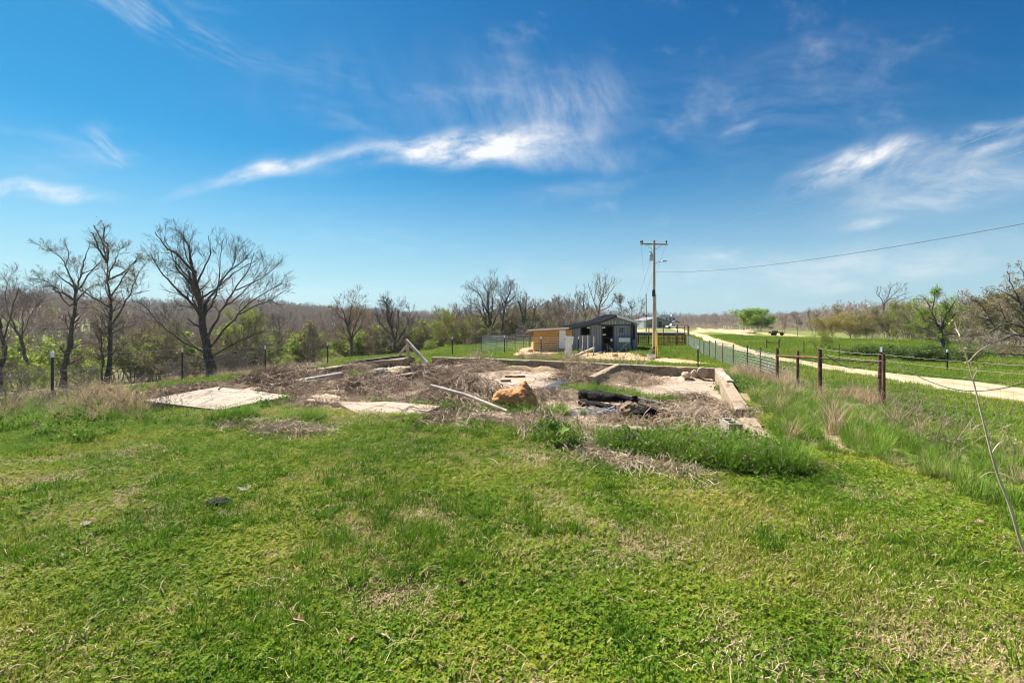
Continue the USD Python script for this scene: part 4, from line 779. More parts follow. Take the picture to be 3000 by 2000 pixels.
# ---------------------------------------------------------------- grass, clover, weeds, dead stalks
def blades(n, R, h, w, rng, lean=.5, curve=.6, seg=2):
    rad = R * np.sqrt(rng.random(n)); a = rng.uniform(0, 2 * np.pi, n); p = np.stack([rad * np.cos(a), rad * np.sin(a), np.zeros(n)], 1)
    hh = rng.uniform(h[0], h[1], n); th = rng.uniform(0, 2 * np.pi, n); ln = np.abs(rng.normal(size=n)) * lean
    d = np.stack([np.cos(th), np.sin(th), 0 * th], 1); sd = np.stack([-np.sin(th), np.cos(th), 0 * th], 1)
    V = []; ws = [1.0, .8, 0.0] if seg == 2 else [1, .95, .7, 0]
    for k, wk in enumerate(ws):
        t = k / (len(ws) - 1); c = p + np.array([0, 0, 1.0]) * (hh * t * (1 - .25 * np.minimum(ln, 1.5) * t * curve))[:, None] + d * (hh * ln * (t * .4 + curve * t * t))[:, None]
        if wk: V += [c - sd * w * wk / 2, c + sd * w * wk / 2]
        else: V += [c]
    m = len(V); V = np.stack(V, 1).reshape(-1, 3); q = np.arange(n)[:, None] * m; F = []
    for k in range((m - 1) // 2 - 1): F += [q + [2 * k, 2 * k + 1, 2 * k + 3], q + [2 * k, 2 * k + 3, 2 * k + 2]]
    F += [q + [m - 3, m - 2, m - 1]]
    return V, np.vstack(F)
def clover(n, R, h, size, rng):
    rad = R * np.sqrt(rng.random(n)); a = rng.uniform(0, 2 * np.pi, n); c = np.stack([rad * np.cos(a), rad * np.sin(a), rng.uniform(h[0], h[1], n)], 1)
    nrm = unit(np.stack([rng.normal(size=n) * .45, rng.normal(size=n) * .45, np.ones(n)], 1)); u = unit(np.cross(nrm, rng.normal(size=(n, 3)))); v = np.cross(nrm, u); s = size * rng.uniform(.6, 1.25, n)[:, None]
    V, F = [], []; q = np.arange(n)[:, None] * 12
    for k in range(3):
        an = k * 2.094; e = u * math.cos(an) + v * math.sin(an); f = -u * math.sin(an) + v * math.cos(an); up = nrm * .18
        V += [c, c + s * (e * .6 + f * .42 + up), c + s * (e * 1.05 + up * .6), c + s * (e * .6 - f * .42 + up)]; F += [q + 4 * k + [0, 1, 2], q + 4 * k + [0, 2, 3]]
    return np.stack(V, 1).reshape(-1, 3), np.vstack(F)
def straws(n, R, L, w, rng, up=.12):
    a = rng.uniform(0, 2 * np.pi, n); c = np.stack([R * np.sqrt(rng.random(n)) * np.cos(a), R * np.sqrt(rng.random(n)) * np.sin(a), rng.uniform(.0, .02, n)], 1)
    d = unit(np.stack([rng.normal(size=n), rng.normal(size=n), rng.normal(size=n) * up * 2], 1)) * rng.uniform(L[0], L[1], n)[:, None] / 2; s = unit(np.cross(d, [0, 0, 1.0])) * w / 2
    b = np.array([0, 0, 1.0]) * (rng.uniform(0, .3, n) * np.linalg.norm(d, axis=1))[:, None] + [0, 0, .008]
    V = np.stack([c - d - s, c - d + s, c + b + s, c + b - s, c + d + s * .5, c + d - s * .5], 1).reshape(-1, 3); q = np.arange(n)[:, None] * 6
    V[:, 2] = np.maximum(V[:, 2], .001)
    return V, np.vstack([q + [0, 1, 2], q + [0, 2, 3], q + [3, 2, 4], q + [3, 4, 5]])
def tangle(n, R, h, r, rng, k=9, wild=.5):
    """a heap of curling dead vines"""
    a = rng.uniform(0, 2 * np.pi, n); rad = R * rng.random(n) ** .6; P = np.empty((n, k, 3)); P[:, 0] = np.stack([rad * np.cos(a), rad * np.sin(a), rng.uniform(-.05, h * .8, n) * (1 - (rad / R) ** 2 * .7)], 1)
    d = unit(rng.normal(size=(n, 3)) * [1, 1, .5]); st = R * rng.uniform(.12, .3, n)[:, None]
    for j in range(1, k):
        d = unit(d + rng.normal(size=(n, 3)) * wild); q = P[:, j - 1] + d * st
        lim = h * (1.05 - np.clip((q[:, 0] ** 2 + q[:, 1] ** 2) / R ** 2, 0, 1.1) * .8); over = q[:, 2] > lim; d[over, 2] = -np.abs(d[over, 2]); low = q[:, 2] < 0; d[low, 2] = np.abs(d[low, 2]); P[:, j] = q
    return tubes(P, np.repeat(rng.uniform(.6, 1.3, n)[:, None] * r, k, 1), 3)
def stalk(n, h, rng, r=.0035, spread=.06, lean=.3, head=True):
    V = []; k = 7
    P = np.empty((n, k, 3)); P[:, 0] = rng.normal(size=(n, 3)) * [spread, spread, 0]; d = unit(np.stack([rng.normal(size=n) * lean, rng.normal(size=n) * lean, np.ones(n)], 1)); hh = h * rng.uniform(.55, 1.0, n); side_ = rng.normal(size=(n, 3)) * [.16, .16, .04]
    for j in range(1, k): d = unit(d + side_ * j * .25 + rng.normal(size=(n, 3)) * .04); P[:, j] = P[:, j - 1] + d * (hh / (k - 1))[:, None]
    out = [tubes(P, np.linspace(1, .45, k)[None] * r, 3)]
    m = n * 2; i = rng.integers(0, n, m); t = rng.integers(1, k - 1, m); b = P[i, t]; dd = unit(rng.normal(size=(m, 3)) * [1, 1, .5] + [0, 0, -.1]); L = rng.uniform(.08, .3, m)[:, None] * h * .7
    out.append(tubes(np.stack([b, b + dd * L * .5 + [0, 0, .03], b + dd * L + [0, 0, -.1 * h]], 1), np.array([[1.2, 1.0, .4]]) * r, 3))
    if head:
        c = np.repeat(P[:, -1], 14, 0) - np.repeat(P[:, -1] - P[:, -2], 14, 0) * rng.uniform(0, 1.2, 14 * n)[:, None]; out.append(leaf_quads(c + rng.normal(size=c.shape) * .008, rng, .016))
    return cat_mesh(out)
def gmat(name, ramp, scale=.8, trans=.38, fine=22.0, spec=.08, rough=.6):
    """leaf colour: patches some metres wide, mixed with change from plant to plant"""
    n, l = {}, []
    a = pos_noise(n, l, 'na', scale, 3.0); b = pos_noise(n, l, 'nb', fine, 2.0)
    n['m'] = ('mix_float', dict(fac=.45)); l += [(a, 'm.a'), (b, 'm.b')]
    n['rp'] = ('rgb_ramp', dict(ramp=ramp)); l.append(('m.result', 'rp.fac'))
    n['p'] = ('principled_bsdf', dict(roughness=rough, specular_ior_level=spec)); l.append(('rp.color', 'p.base_color'))
    n['tl'] = ('translucent_bsdf', {}); n['mx'] = ('mix_closure', dict(fac=trans)); l += [('rp.color', 'tl.color'), ('p.BSDF', 'mx.closure1'), ('tl.BSDF', 'mx.closure2')]
    return usdkit.material(stage, LK + name, n, l, surface='mx.closure')
G_lawn = gmat('grass_lawn', [(.35, (.06, .13, .009)), (.45, (.13, .215, .015)), (.55, (.24, .28, .034)), (.66, (.38, .325, .10))])
G_clover = gmat('clover', [(.35, (.055, .13, .009)), (.45, (.125, .22, .014)), (.55, (.235, .29, .028)), (.66, (.38, .34, .075))])
G_tall = gmat('grass_tall', [(.34, (.07, .15, .016)), (.5, (.135, .235, .026)), (.62, (.21, .30, .05)), (.72, (.30, .34, .09))], 1.2)
G_tuft = gmat('grass_tufts', [(.36, (.035, .10, .006)), (.5, (.08, .175, .010)), (.64, (.15, .24, .02))], 1.2)
G_weed = gmat('weed_leaves', [(.34, (.05, .12, .014)), (.5, (.105, .19, .022)), (.66, (.18, .26, .04))], 2.0)
G_mead = gmat('grass_meadow', [(.34, (.085, .165, .018)), (.5, (.155, .23, .028)), (.66, (.26, .275, .055))], .25, fine=6.0)
G_straw = gmat('straw', [(.34, (.26, .18, .09)), (.5, (.40, .30, .17)), (.66, (.54, .44, .28))], 1.5, .2)
G_dry = gmat('grass_dry', [(.34, (.24, .155, .08)), (.5, (.38, .275, .16)), (.66, (.52, .42, .28))], 1.5, .25)
G_pink = gmat('flowers_pink', [(.4, (.35, .14, .24)), (.6, (.52, .28, .38))], 3.0, .3)
M_vine = mat('dead_vines', [(.3, (.115, .082, .057)), (.5, (.25, .187, .13)), (.7, (.42, .33, .25))], 4.0, .9, 3.0, spec=.1)
M_vine2 = mat('dead_vines_pale', [(.3, (.26, .19, .125)), (.5, (.42, .33, .235)), (.7, (.56, .47, .35))], 4.0, .9, 3.0, spec=.1)
g_ = lambda s: np.random.default_rng(s)
P_lawn = [[(blades(95, .14, (.018, .05), .0052, g_(i), .9, .5), G_lawn), (straws(11, .14, (.015, .045), .0035, g_(7 + i)), G_straw)] for i in range(3)]
P_tuft = [[(blades(60, .07, (.04, .10), .0065, g_(10 + i), .7, .6), G_tuft)] for i in range(3)]
P_clov = [[(clover(95, .14, (.010, .035), .0105, g_(20 + i)), G_clover), (straws(11, .14, (.015, .045), .0035, g_(27 + i)), G_straw), (blades(18, .14, (.02, .05), .0065, g_(25 + i), .9), G_lawn)] for i in range(3)]
P_thatch = [[(straws(60, .15, (.012, .04), .003, g_(30 + i)), G_straw), (blades(14, .15, (.02, .05), .0065, g_(35 + i), .9), G_lawn)] for i in range(3)]
P_tall = [[(blades(110, .13, (.16, .42), .007, g_(40 + i), .55, .8, 3), G_tall)] for i in range(3)] + [[(blades(90, .14, (.14, .36), .007, g_(44), .6, .8, 3), G_tall), (blades(40, .14, (.15, .4), .005, g_(45), .7, .8, 3), G_dry)]]
P_weed = [[(leaf_quads(np.abs(g_(50 + i).normal(size=(150, 3)) * [.10, .10, .13]) * np.sign(g_(60 + i).normal(size=(150, 3)) * [1, 1, 0] + [0, 0, 1]), g_(70 + i), .045), G_weed), (blades(40, .1, (.1, .3), .006, g_(53 + i), .5, .6, 3), G_weed), (leaf_quads(g_(55 + i).normal(size=(7, 3)) * [.1, .1, .05] + [0, 0, .26], g_(56 + i), .024), G_pink)] for i in range(3)]
P_mead = [[(blades(150, .3, (.05, .14), .012, g_(80 + i), .8, .6), G_mead)] for i in range(3)]
P_dryg = [[(blades(80, .12, (.2, .6), .006, g_(90 + i), .6, .8, 3), G_dry)] for i in range(3)]
P_stalk = [[(stalk(8, 1.0, g_(95 + i), .0058, .09, .45), M_vine2)] for i in range(4)]
P_brown = [[(stalk(9, .8, g_(195 + i), .003, .1, .5), M_vine)] for i in range(3)]
P_vine = [[(tangle(240, .55, .42, .0058, g_(110 + i)), M_vine), (tangle(80, .55, .44, .0055, g_(115 + i)), M_vine2)] for i in range(3)]
P_low = [[(tangle(90, .5, .12, .004, g_(120 + i)), M_vine2), (tangle(70, .5, .13, .004, g_(125 + i)), M_vine), (straws(50, .5, (.06, .25), .005, g_(128 + i), .3), G_dry)] for i in range(3)]
ROADP = Polygon(np.vstack([np.array(ROADL), np.array(ROADR)[::-1]])).buffer(.12)
def scatter_poly(poly, n, seed):
    rng = np.random.default_rng(seed); x0, y0, x1, y1 = poly.bounds; X_, Y_ = [], []; got = 0
    while got < n:
        x = rng.uniform(x0, x1, n * 2); y = rng.uniform(y0, y1, n * 2); k = shapely.contains_xy(poly, x, y); X_.append(x[k]); Y_.append(y[k]); got += k.sum()
    return np.concatenate(X_)[:n], np.concatenate(Y_)[:n]
def fan(n, r0, r1, seed, power=0.0, half=56):
    rng = np.random.default_rng(seed); u = rng.random(n); r = r0 + (r1 - r0) * u if power == 0 else np.sqrt(r0 ** 2 + (r1 ** 2 - r0 ** 2) * u)
    a = np.radians(rng.uniform(-half, half, n)); return r * np.sin(a), r * np.cos(a), r
def pn(x, y, s, seed): return meshkit.fbm(np.stack([x, y, 0 * x], -1) * s, 3, seed)
def GPX(*pix): return Polygon([GT(*p)[:2] for p in pix])
DRYZ = DRY[0]
TALLR = GPX((2270, 1275), (2340, 1322), (2500, 1340), (2680, 1392), (2800, 1445), (2900, 1510), (2999, 1600), (2999, 1330), (2800, 1275), (2640, 1225), (2560, 1190), (2420, 1150), (2300, 1110), (2180, 1085), (2150, 1092), (2200, 1160), (2255, 1250))
WEEDR = GPX((1740, 1300), (1760, 1332), (1900, 1350), (2050, 1375), (2240, 1402), (2345, 1398), (2340, 1360), (2270, 1335), (2100, 1315), (1900, 1303))
STRIP = GPX((0, 1345), (230, 1312), (420, 1275), (640, 1252), (900, 1262), (1200, 1272), (1450, 1290), (1640, 1308), (1700, 1292), (1500, 1270), (1240, 1258), (1010, 1258), (700, 1240), (430, 1240), (200, 1240), (0, 1260))
LEFTG = GPX((0, 1260), (200, 1240), (420, 1245), (420, 1180), (300, 1170), (150, 1172), (0, 1185))
OFF = shapely.union_all([FPOLY.buffer(.05), po.buffer(.05), ROADP])
# the mown lawn
x, y, r = fan(24000, 1.5, 10.5, 1)
LAWN = lambda x, y: ~shapely.contains_xy(shapely.union_all([OFF, DRYZ.buffer(-.3), WEEDR, TALLR.buffer(-.1), LEFTG]), x, y)
k = LAWN(x, y); x, y, r = x[k], y[k], r[k]; p1 = pn(x, y, .9, 41); p2 = pn(x, y, 2.6, 42); rs = np.random.default_rng(3).random(len(x))
kind_ = np.where(p2 + (rs - .5) * .36 > .58, 2, np.where(p1 + (rs - .5) * .35 > .5, 0, 1))
sc = np.random.default_rng(4).uniform(.8, 1.25, len(x)) * (1 + r / 22)
for kk, nm, pr, lb in ((0, 'lawn_grass', P_lawn, 'short yellow green lawn grass in the foreground'), (1, 'lawn_clover', P_clov, 'low clover leaves mixed into the lawn'), (2, 'lawn_thatch', P_thatch, 'dry straw coloured thatch patches in the lawn')):
    m = kind_ == kk; instancer(nm, pr, np.stack([x[m], y[m], H(x[m], y[m])], 1), RNG.uniform(0, 6.28, m.sum()), sc[m], .12, lb, 'grass', seed=kk)
x, y, r = fan(7000, 1.6, 9.0, 5); k = LAWN(x, y) & (pn(x, y, .8, 43) + .35 * (pn(x, y, 3, 44) - .5) - .012 * x > .515); x, y = x[k], y[k]
instancer('grass_tufts', P_tuft, np.stack([x, y, H(x, y)], 1), RNG.uniform(0, 6.28, len(x)), RNG.uniform(.6, 1.25, len(x)), .2, 'darker green grass tufts standing out of the lawn', 'grass')
x, y, r = fan(900, 1.5, 9.0, 6); k = LAWN(x, y); x, y = x[k], y[k]
instancer('loose_straw', [[(straws(3, .12, (.04, .14), .0032, g_(130 + i), .1), G_straw)] for i in range(5)], np.stack([x, y, H(x, y) + .03], 1), RNG.uniform(0, 6.28, len(x)), RNG.uniform(.5, 1.2, len(x)), .15, 'loose pale straws lying on the lawn', 'straw')
# meadow and pasture further off
x, y, r = fan(24000, 8.5, 75, 7); k = ~shapely.contains_xy(shapely.union_all([OFF, DRYZ, TALLR, side] + [c_.buffer(-.3) for c_ in CLAY]), x, y); x, y, r = x[k], y[k], r[k]
instancer('meadow_grass', P_mead, np.stack([x, y, H(x, y) - .01], 1), RNG.uniform(0, 6.28, len(x)), RNG.uniform(.6, 1.3, len(x)) * (.6 + r / 35), .1, 'green pasture grass beyond the foundation and round the drive', 'grass')
# tall grass, weeds, dead stalks
def lay(name, protos, polys, label, cat, smin=.7, smax=1.2, tilt=.12, seed=0, surf=H, sink=.0, zs=1.0):
    xs, ys = zip(*[scatter_poly(p.difference(PORCH), n, seed * 31 + i) for i, (p, n) in enumerate(polys)]); x, y = np.concatenate(xs), np.concatenate(ys); rng = np.random.default_rng(seed)
    s = rng.uniform(smin, smax, len(x)); s3 = np.stack([s, s, s * zs * rng.uniform(.85, 1.15, len(x))], 1)
    return instancer(name, protos, np.stack([x, y, surf(x, y) - sink], 1), rng.uniform(0, 6.28, len(x)), s3, tilt, label, cat, seed=seed)
PORCH = po.buffer(.08)
disc = lambda c, rx, ry=None, a=0: shapely.affinity.rotate(shapely.affinity.scale(Point(*c[:2]).buffer(1.0), rx, ry or rx), a)
import shapely.affinity
lay('tall_grass', P_tall, [(TALLR, 950), (LEFTG, 300), (WEEDR, 230), (disc(GT(690, 1228), .35), 26), (disc(GT(890, 1235), .28), 24), (disc(GT(2180, 1120), .6, 1.6, -20), 70)], 'tall green grass along the fence and round the foundation', 'grass', .32, .8, .2, 1)
lay('short_grass', P_tall[:3], [(STRIP, 560), (LEFTG, 520), (GPX((1560, 1300), (1740, 1300), (1740, 1270), (1560, 1262)), 30)], 'ragged unmown grass between lawn and foundation', 'grass', .16, .38, .15, 12)
lay('weeds', P_weed, [(WEEDR, 330), (GPX((1560, 1300), (1690, 1320), (1690, 1275), (1580, 1262)), 45), (STRIP, 40), (LineString([W(980, 1170, 0)[:2], W(1480, 1207, 0)[:2]]).buffer(.12), 34), (disc(W(2165, 1130, -.2), .5, 1.3, -20), 60)], 'leafy dark green weeds with pink flowers before the front wall', 'weeds', .35, .95, .2, 2)
STRAWP = GPX((1660, 1275), (1620, 1330), (1700, 1370), (1800, 1372), (1850, 1340), (1780, 1290))
lay('arching_grass', P_tall[:3], [(GPX((1860, 1335), (2060, 1368), (2240, 1400), (2345, 1398), (2340, 1360), (2270, 1335), (2100, 1315), (1930, 1306)), 150)], 'long arching grass blades over the weed patch', 'grass', .55, .95, .25, 17)
lay('stray_weeds', P_weed, [(WEEDR.buffer(.35).difference(WEEDR), 70), (WEEDR.buffer(.9).difference(WEEDR.buffer(.3)), 40)], 'small stray weeds thinning out round the weed patch', 'weeds', .22, .5, .2, 15)
lay('straw_heap', [[(tangle(110, .3, .12, .0035, g_(140 + i), 7, .3), M_vine2), (straws(60, .3, (.1, .35), .005, g_(143 + i), .3), G_straw)] for i in range(2)], [(STRAWP, 17), (GPX((1500, 1265), (1640, 1290), (1700, 1262), (1560, 1240)), 8), (GPX((2460, 1205), (2540, 1218), (2560, 1180), (2480, 1170)), 12), (GPX((640, 1258), (760, 1275), (930, 1285), (940, 1262), (700, 1245)), 10), (GPX((1850, 1385), (2100, 1400), (2120, 1390), (1860, 1372)), 5)], 'flattened yellow straw heap between the weeds', 'straw', .7, 1.1, .1, 3)
R_W = LineString([(C0 + VV * 4)[:2], FR[:2]]).buffer(1.0)
lay('dry_grass', P_dryg, [(TALLR, 45), (disc(GT(2230, 1115), .8, 2.2, -15), 90), (GPX((230, 1160), (420, 1172), (410, 1235), (250, 1240)), 55), (LEFTG, 40), (GPX((2450, 1185), (2560, 1205), (2600, 1190), (2500, 1160)), 45), (GPX((430, 1150), (600, 1122), (800, 1095), (1000, 1072), (1000, 1055), (760, 1080), (500, 1110)), 260), (disc(W(1620, 1052, -.3), 1.6, .7), 60)], 'dry tan grass clumps on the verges', 'grass', .45, 1.0, .2, 4)
lay('dead_stalks', P_stalk, [(LineString([(2.3, 17.4), (4.6, 16.4)]).buffer(.35), 16), (disc(W(1565, 1058, -.1), .5, .4), 6), (disc(W(1690, 1095, -.3), .35, .9), 13), (disc(GT(2240, 1110), .8, 2.6, -15), 26), (GPX((430, 1150), (640, 1120), (900, 1085), (900, 1066), (640, 1095), (430, 1130)), 40), (GPX((0, 1240), (330, 1225), (420, 1190), (420, 1165), (150, 1172), (0, 1200)), 14), (disc(W(1405, 1062, -.2), .6), 8)], 'tall pale dead stalks standing in clumps', 'dead stalks', .55, 1.05, .22, 5, surf=FH)
lay('brown_stalks', P_brown, [(GPX((240, 1155), (520, 1115), (760, 1080), (1000, 1058), (1000, 1045), (700, 1068), (240, 1120)), 150), (GPX((0, 1250), (420, 1245), (400, 1185), (0, 1190)), 30), (TALLR, 16), (GPX((2540, 1220), (2620, 1270), (2900, 1400), (2960, 1330), (2700, 1215), (2600, 1180)), 24), (disc(W(480, 1205, -.1), .3), 6)], 'thin brown dead weed stems on the slope left of the foundation', 'dead stalks', .5, 1.1, .2, 6, surf=FH)
PW = lambda *pix, w=.35, z=0.0: LineString([W(px, py, z)[:2] for px, py in pix]).buffer(w)
lay('vine_tangles', P_vine, [ (PW((690, 1125), (900, 1100), (1040, 1082), w=.3, z=-.2), 11), (disc(W(1320, 1165, -.1), .4, .4), 8), (PW((780, 1150), (950, 1140), (1050, 1130), w=.4, z=-.1), 9), (disc(W(2010, 1175, -.3), .35, .4), 4), (PW((2195, 1185), (2170, 1205), w=.2), 3), (PW((1700, 1105), (1740, 1085), (1800, 1075), w=.4, z=-.2), 9), (disc(W(1090, 1160, -.2), .5, .4), 5)], 'brown heaps of dead vines over the inner walls', 'vines', .5, 1.0, .15, 7, surf=FH, sink=.03, zs=.72)
SLABS = shapely.union_all([disc((.5, 13.4), 1.6, 2.6, -20), disc((4.5, 12.3), 1.6, 2.3, -20), disc((-2.75, 11.7), 1.15, 1.5, -20)])
lay('vine_mounds', P_vine, [(PW((1045, 1125), (1206, 1100), (1300, 1085), (1410, 1066), w=.3, z=-.1), 34), (disc(W(1365, 1160, -.15), .35, .45), 10), (PW((1700, 1100), (1740, 1082), w=.3, z=-.2), 4), (PW((760, 1120), (900, 1098), w=.3, z=-.1), 8)], 'high mounds of grey brown dead vines over the inner wall and by the fallen pole', 'vines', .7, 1.1, .15, 16, surf=FH, sink=.03, zs=.85)
lay('ground_brush', P_low, [(FPOLY.buffer(-.3).difference(SLABS), 60), (PW((1206, 1100), (1330, 1110), w=.5, z=-.2), 14), (disc(W(1840, 1110, -.3), .7, 1.0), 14), (disc(W(2080, 1230, -.1), .7, .5), 12), (PW((560, 1128), (850, 1098), (1040, 1066), w=.8, z=-.1), 44), (PW((440, 1160), (640, 1128), w=.45, z=-.1), 22), (PW((850, 1165), (960, 1175), w=.4), 7), (PW((1730, 1262), (1300, 1230), w=.4), 10)], 'low dry twigs and dead stems matted over the ruin', 'brush', .5, 1.15, .1, 8, surf=FH, sink=.01)
x, y = scatter_poly(FPOLY.buffer(-.4), 60, 9); lay('ruin_weeds', [p_[:1] for p_ in P_weed], [(PW((1640, 1130), (1800, 1150), (1960, 1170), w=.5, z=-.2), 55), (PW((1480, 1190), (1640, 1200), w=.3, z=-.1), 22), (PW((1440, 1195), (1600, 1215), w=.2, z=-.1), 14), (PW((1080, 1165), (1400, 1192), w=.15), 26), (PW((860, 1165), (760, 1190), w=.12), 16), (disc(W(1285, 1115, -.3), .3), 8), (disc(W(2180, 1222, -.1), .18), 5)], 'small green weeds sprouting inside the ruin', 'weeds', .35, .8, .15, 9, surf=FH)
lay('ruin_grass', P_tall[:3], [(PW((1660, 1140), (1800, 1155), (1950, 1175), w=.45, z=-.2), 60), (disc(W(1060, 1105, -.3), .4), 14), (disc(W(1640, 1200, -.1), .5, .25), 14)], 'green grass growing through the middle of the ruin', 'grass', .35, .75, .15, 10, surf=FH)

# grass crown between the wheel tracks
_c = (np.array([GT(2450, 1081)[:2], GT(2350, 1063)[:2], GT(2280, 1053)[:2], GT(2230, 1040)[:2]]))
lay('road_crown', P_mead, [(LineString(_c).buffer(.22), 130), (LineString([(17.9, 13), (17.8, 22)]).buffer(.2), 26)], 'sparse grass growing between the wheel tracks of the drive', 'grass', .3, .7, .1, 14)
# ---------------------------------------------------------------- plain materials of made things
def flat(name, c, rough=.6, var=.15, scale=8.0, metal=0.0, spec=.4, bump=0.0, stretch=None):
    c = np.array(c); return mat(name, [(.3, c * (1 - var * 1.6)), (.5, c), (.7, np.minimum(c * (1 + var), 1))], scale, rough, 5.0, bump, None, metal, spec, stretch)
M_rust = mat('rust_pipe', [(.3, (.05, .024, .018)), (.5, (.115, .05, .034)), (.7, (.22, .105, .06))], 7.0, .8, 6.0, .004, 60.0, spec=.3)
M_rustl = mat('rust_panel', [(.3, (.14, .05, .03)), (.5, (.25, .09, .05)), (.7, (.36, .15, .085))], 3.0, .85, 5.0)
M_post = flat('post_green_black', (.022, .026, .023), .5); M_tip = flat('post_white_tip', (.78, .80, .80), .5, .05)
M_wire = flat('wire_grey', (.24, .245, .25), .5, .1, metal=.4); M_net = flat('net_grey', (.62, .66, .64), .5, .1); M_cable = flat('cable_black', (.02, .02, .022), .5, .1); M_line = flat('power_line', (.05, .055, .06), .5, .1)
M_grey = mat('siding_grey', [(.3, (.15, .175, .205)), (.5, (.20, .23, .265)), (.7, (.245, .275, .31))], 1.2, .6, 6.0, stretch=(3, 3, .6), spec=.3)
M_greyd = flat('trim_dark', (.035, .038, .045), .5); M_white = flat('white_paint', (.72, .73, .74), .5, .06); M_dark = flat('dark_inside', (.02, .018, .016), .9)
M_osb = mat('osb_tan', [(.3, (.30, .17, .055)), (.45, (.41, .24, .08)), (.6, (.48, .295, .11)), (.75, (.54, .355, .16))], 14.0, .85, 8.0, stretch=(2.2, 1, .5), spec=.2)
M_roof = flat('roof_metal', (.42, .44, .47), .35, .08, 1.0, .5); M_roofr = flat('roof_rust', (.28, .14, .09), .7, .3, 1.5)
M_wood = mat('weathered_wood', [(.3, (.17, .14, .115)), (.5, (.32, .275, .23)), (.7, (.48, .43, .37))], 5.0, .9, 8.0, .006, 30.0, stretch=(1, 1, 1))
M_woodl = mat('pale_wood', [(.3, (.30, .23, .15)), (.5, (.46, .37, .26)), (.7, (.58, .49, .37))], 5.0, .9, 8.0, .006, 30.0)
M_char = mat('charcoal', [(.3, (.004, .004, .004)), (.56, (.009, .008, .0075)), (.68, (.035, .032, .03)), (.8, (.16, .15, .14))], 16.0, .75, 7.0, .03, 30.0, spec=.12)
M_chard = mat('charred_wood', [(.3, (.02, .018, .017)), (.5, (.10, .085, .07)), (.7, (.24, .2, .165))], 9.0, .8, 7.0, .01, 30.0)
M_ash = mat('ash', [(.3, (.012, .011, .010)), (.46, (.06, .052, .045)), (.6, (.18, .155, .13)), (.75, (.36, .33, .29))], 13.0, .95, 8.0, .02, 40.0)
M_orange = mat('orange_rock', [(.28, (.18, .075, .03)), (.42, (.40, .18, .075)), (.58, (.52, .27, .125)), (.74, (.62, .40, .235))], 9.0, .9, 9.0, .03, 26.0, spec=.15)
M_stone = mat('tan_stone', [(.3, (.30, .21, .13)), (.5, (.48, .37, .25)), (.7, (.60, .50, .38))], 8.0, .9, 7.0, .012, 30.0)
M_brick = mat('red_brick', [(.3, (.22, .09, .05)), (.5, (.36, .17, .10)), (.7, (.46, .27, .18))], 16.0, .9, 6.0, .006, 50.0)
M_clod = mat('brown_clod', [(.3, (.09, .055, .035)), (.5, (.19, .125, .08)), (.7, (.30, .22, .155))], 14.0, .95, 8.0, .02, 35.0)
M_galv = flat('galvanised', (.50, .53, .56), .38, .15, 5.0, .75); M_sheet = mat('sheet_metal', [(.3, (.17, .185, .21)), (.5, (.28, .305, .335)), (.7, (.42, .45, .48))], 3.0, .45, 5.0, metal=.35)
M_pole = mat('pole_wood', [(.3, (.20, .165, .14)), (.5, (.33, .285, .25)), (.7, (.45, .40, .36))], 3.0, .85, 6.0, .004, 30.0, stretch=(6, 6, .5))
M_yellow = flat('yellow_guard', (.70, .50, .03), .5, .1); M_clayp = mat('clay_heap', [(.3, (.26, .145, .08)), (.5, (.40, .25, .15)), (.7, (.5, .35, .23))], 2.0, .95, 6.0)
M_tyre = flat('tyre_black', (.02, .02, .02), .8); M_blue = flat('house_wall', (.52, .60, .66), .6, .05); M_glass = flat('dark_glass', (.03, .04, .05), .15, .1)

# ---------------------------------------------------------------- steel T posts with white tips
def t_post(h):
    a = box(.038, .006, h + .3, (0, 0, (h - .3) / 2 - .0)); b = box(.006, .034, h + .3, (0, .02, (h - .3) / 2))
    st = [box(.012, .012, .012, (0, -.008, z)) for z in np.arange(.12, h - .25, .054)]
    return cat_mesh([a, b] + st)
def t_tip(h, L=.165): return cat_mesh([box(.046, .012, L, (0, -.001, h - L / 2 + .004)), box(.012, .042, L, (0, .021, h - L / 2 + .004))])
tp = {}
def t_post_at(px, ytop, Y, label, group, tip=True, proto=None, rz=0.0):
    b = at_y(px, Y); h = EYE + (HY - ytop) * Y / FPX - b[2]
    if proto is None:
        p = thing('fence_post', label, 'fence post', b, rz, group, scale=(1.35, 1.35, h / 1.4)); put('post', t_post(1.4), M_post, p)
        if tip: put('white_tip', t_tip(1.4), M_tip, p)
    else: p = copy_of(proto, 'fence_post', label, 'fence post', b, rz, group, (1.35, 1.35, h / 1.4))
    return p, b, h
LP = [(152, 1030, 12.2, 'nearest black steel fence post, at the far left'), (534, 1020, 18.0, 'white tipped steel post in front of the oak trunk, left of it'), (777, 1013, 20.5, 'white tipped steel post right of the oak trunk'), (960, 1004, 23.5, 'white tipped steel post beside the spreading tree'),
      (1326, 986, 28.0, 'white tipped steel post standing before the meadow'), (1479, 984, 30.0, 'white tipped steel post at the corner of the chicken yard'), (1586, 986, 31.0, 'white tipped steel post before the brown lean-to'), (1668, 988, 31.5, 'white tipped steel post beside the white gate boards'), (1695, 986, 31.0, 'white tipped steel post before the grey shed, left of its window')]
LB, first = [], None
for i, (px, yt, Y, lab) in enumerate(LP):
    p, b, h = t_post_at(px, yt, Y, lab, 'white tipped steel fence posts', True, first, .3 * i); first = first or p; LB.append((b, h))
RP = [(2045, 1013, 17.2, 'black steel post just behind the rear wall near the net fence'), (2584, 1016, 14.0, 'thin white tipped steel post rising behind the twin rusty posts'), (2776, 1024, 22.0, 'white tipped steel post across the drive by the dark trunked tree')]
RB = []
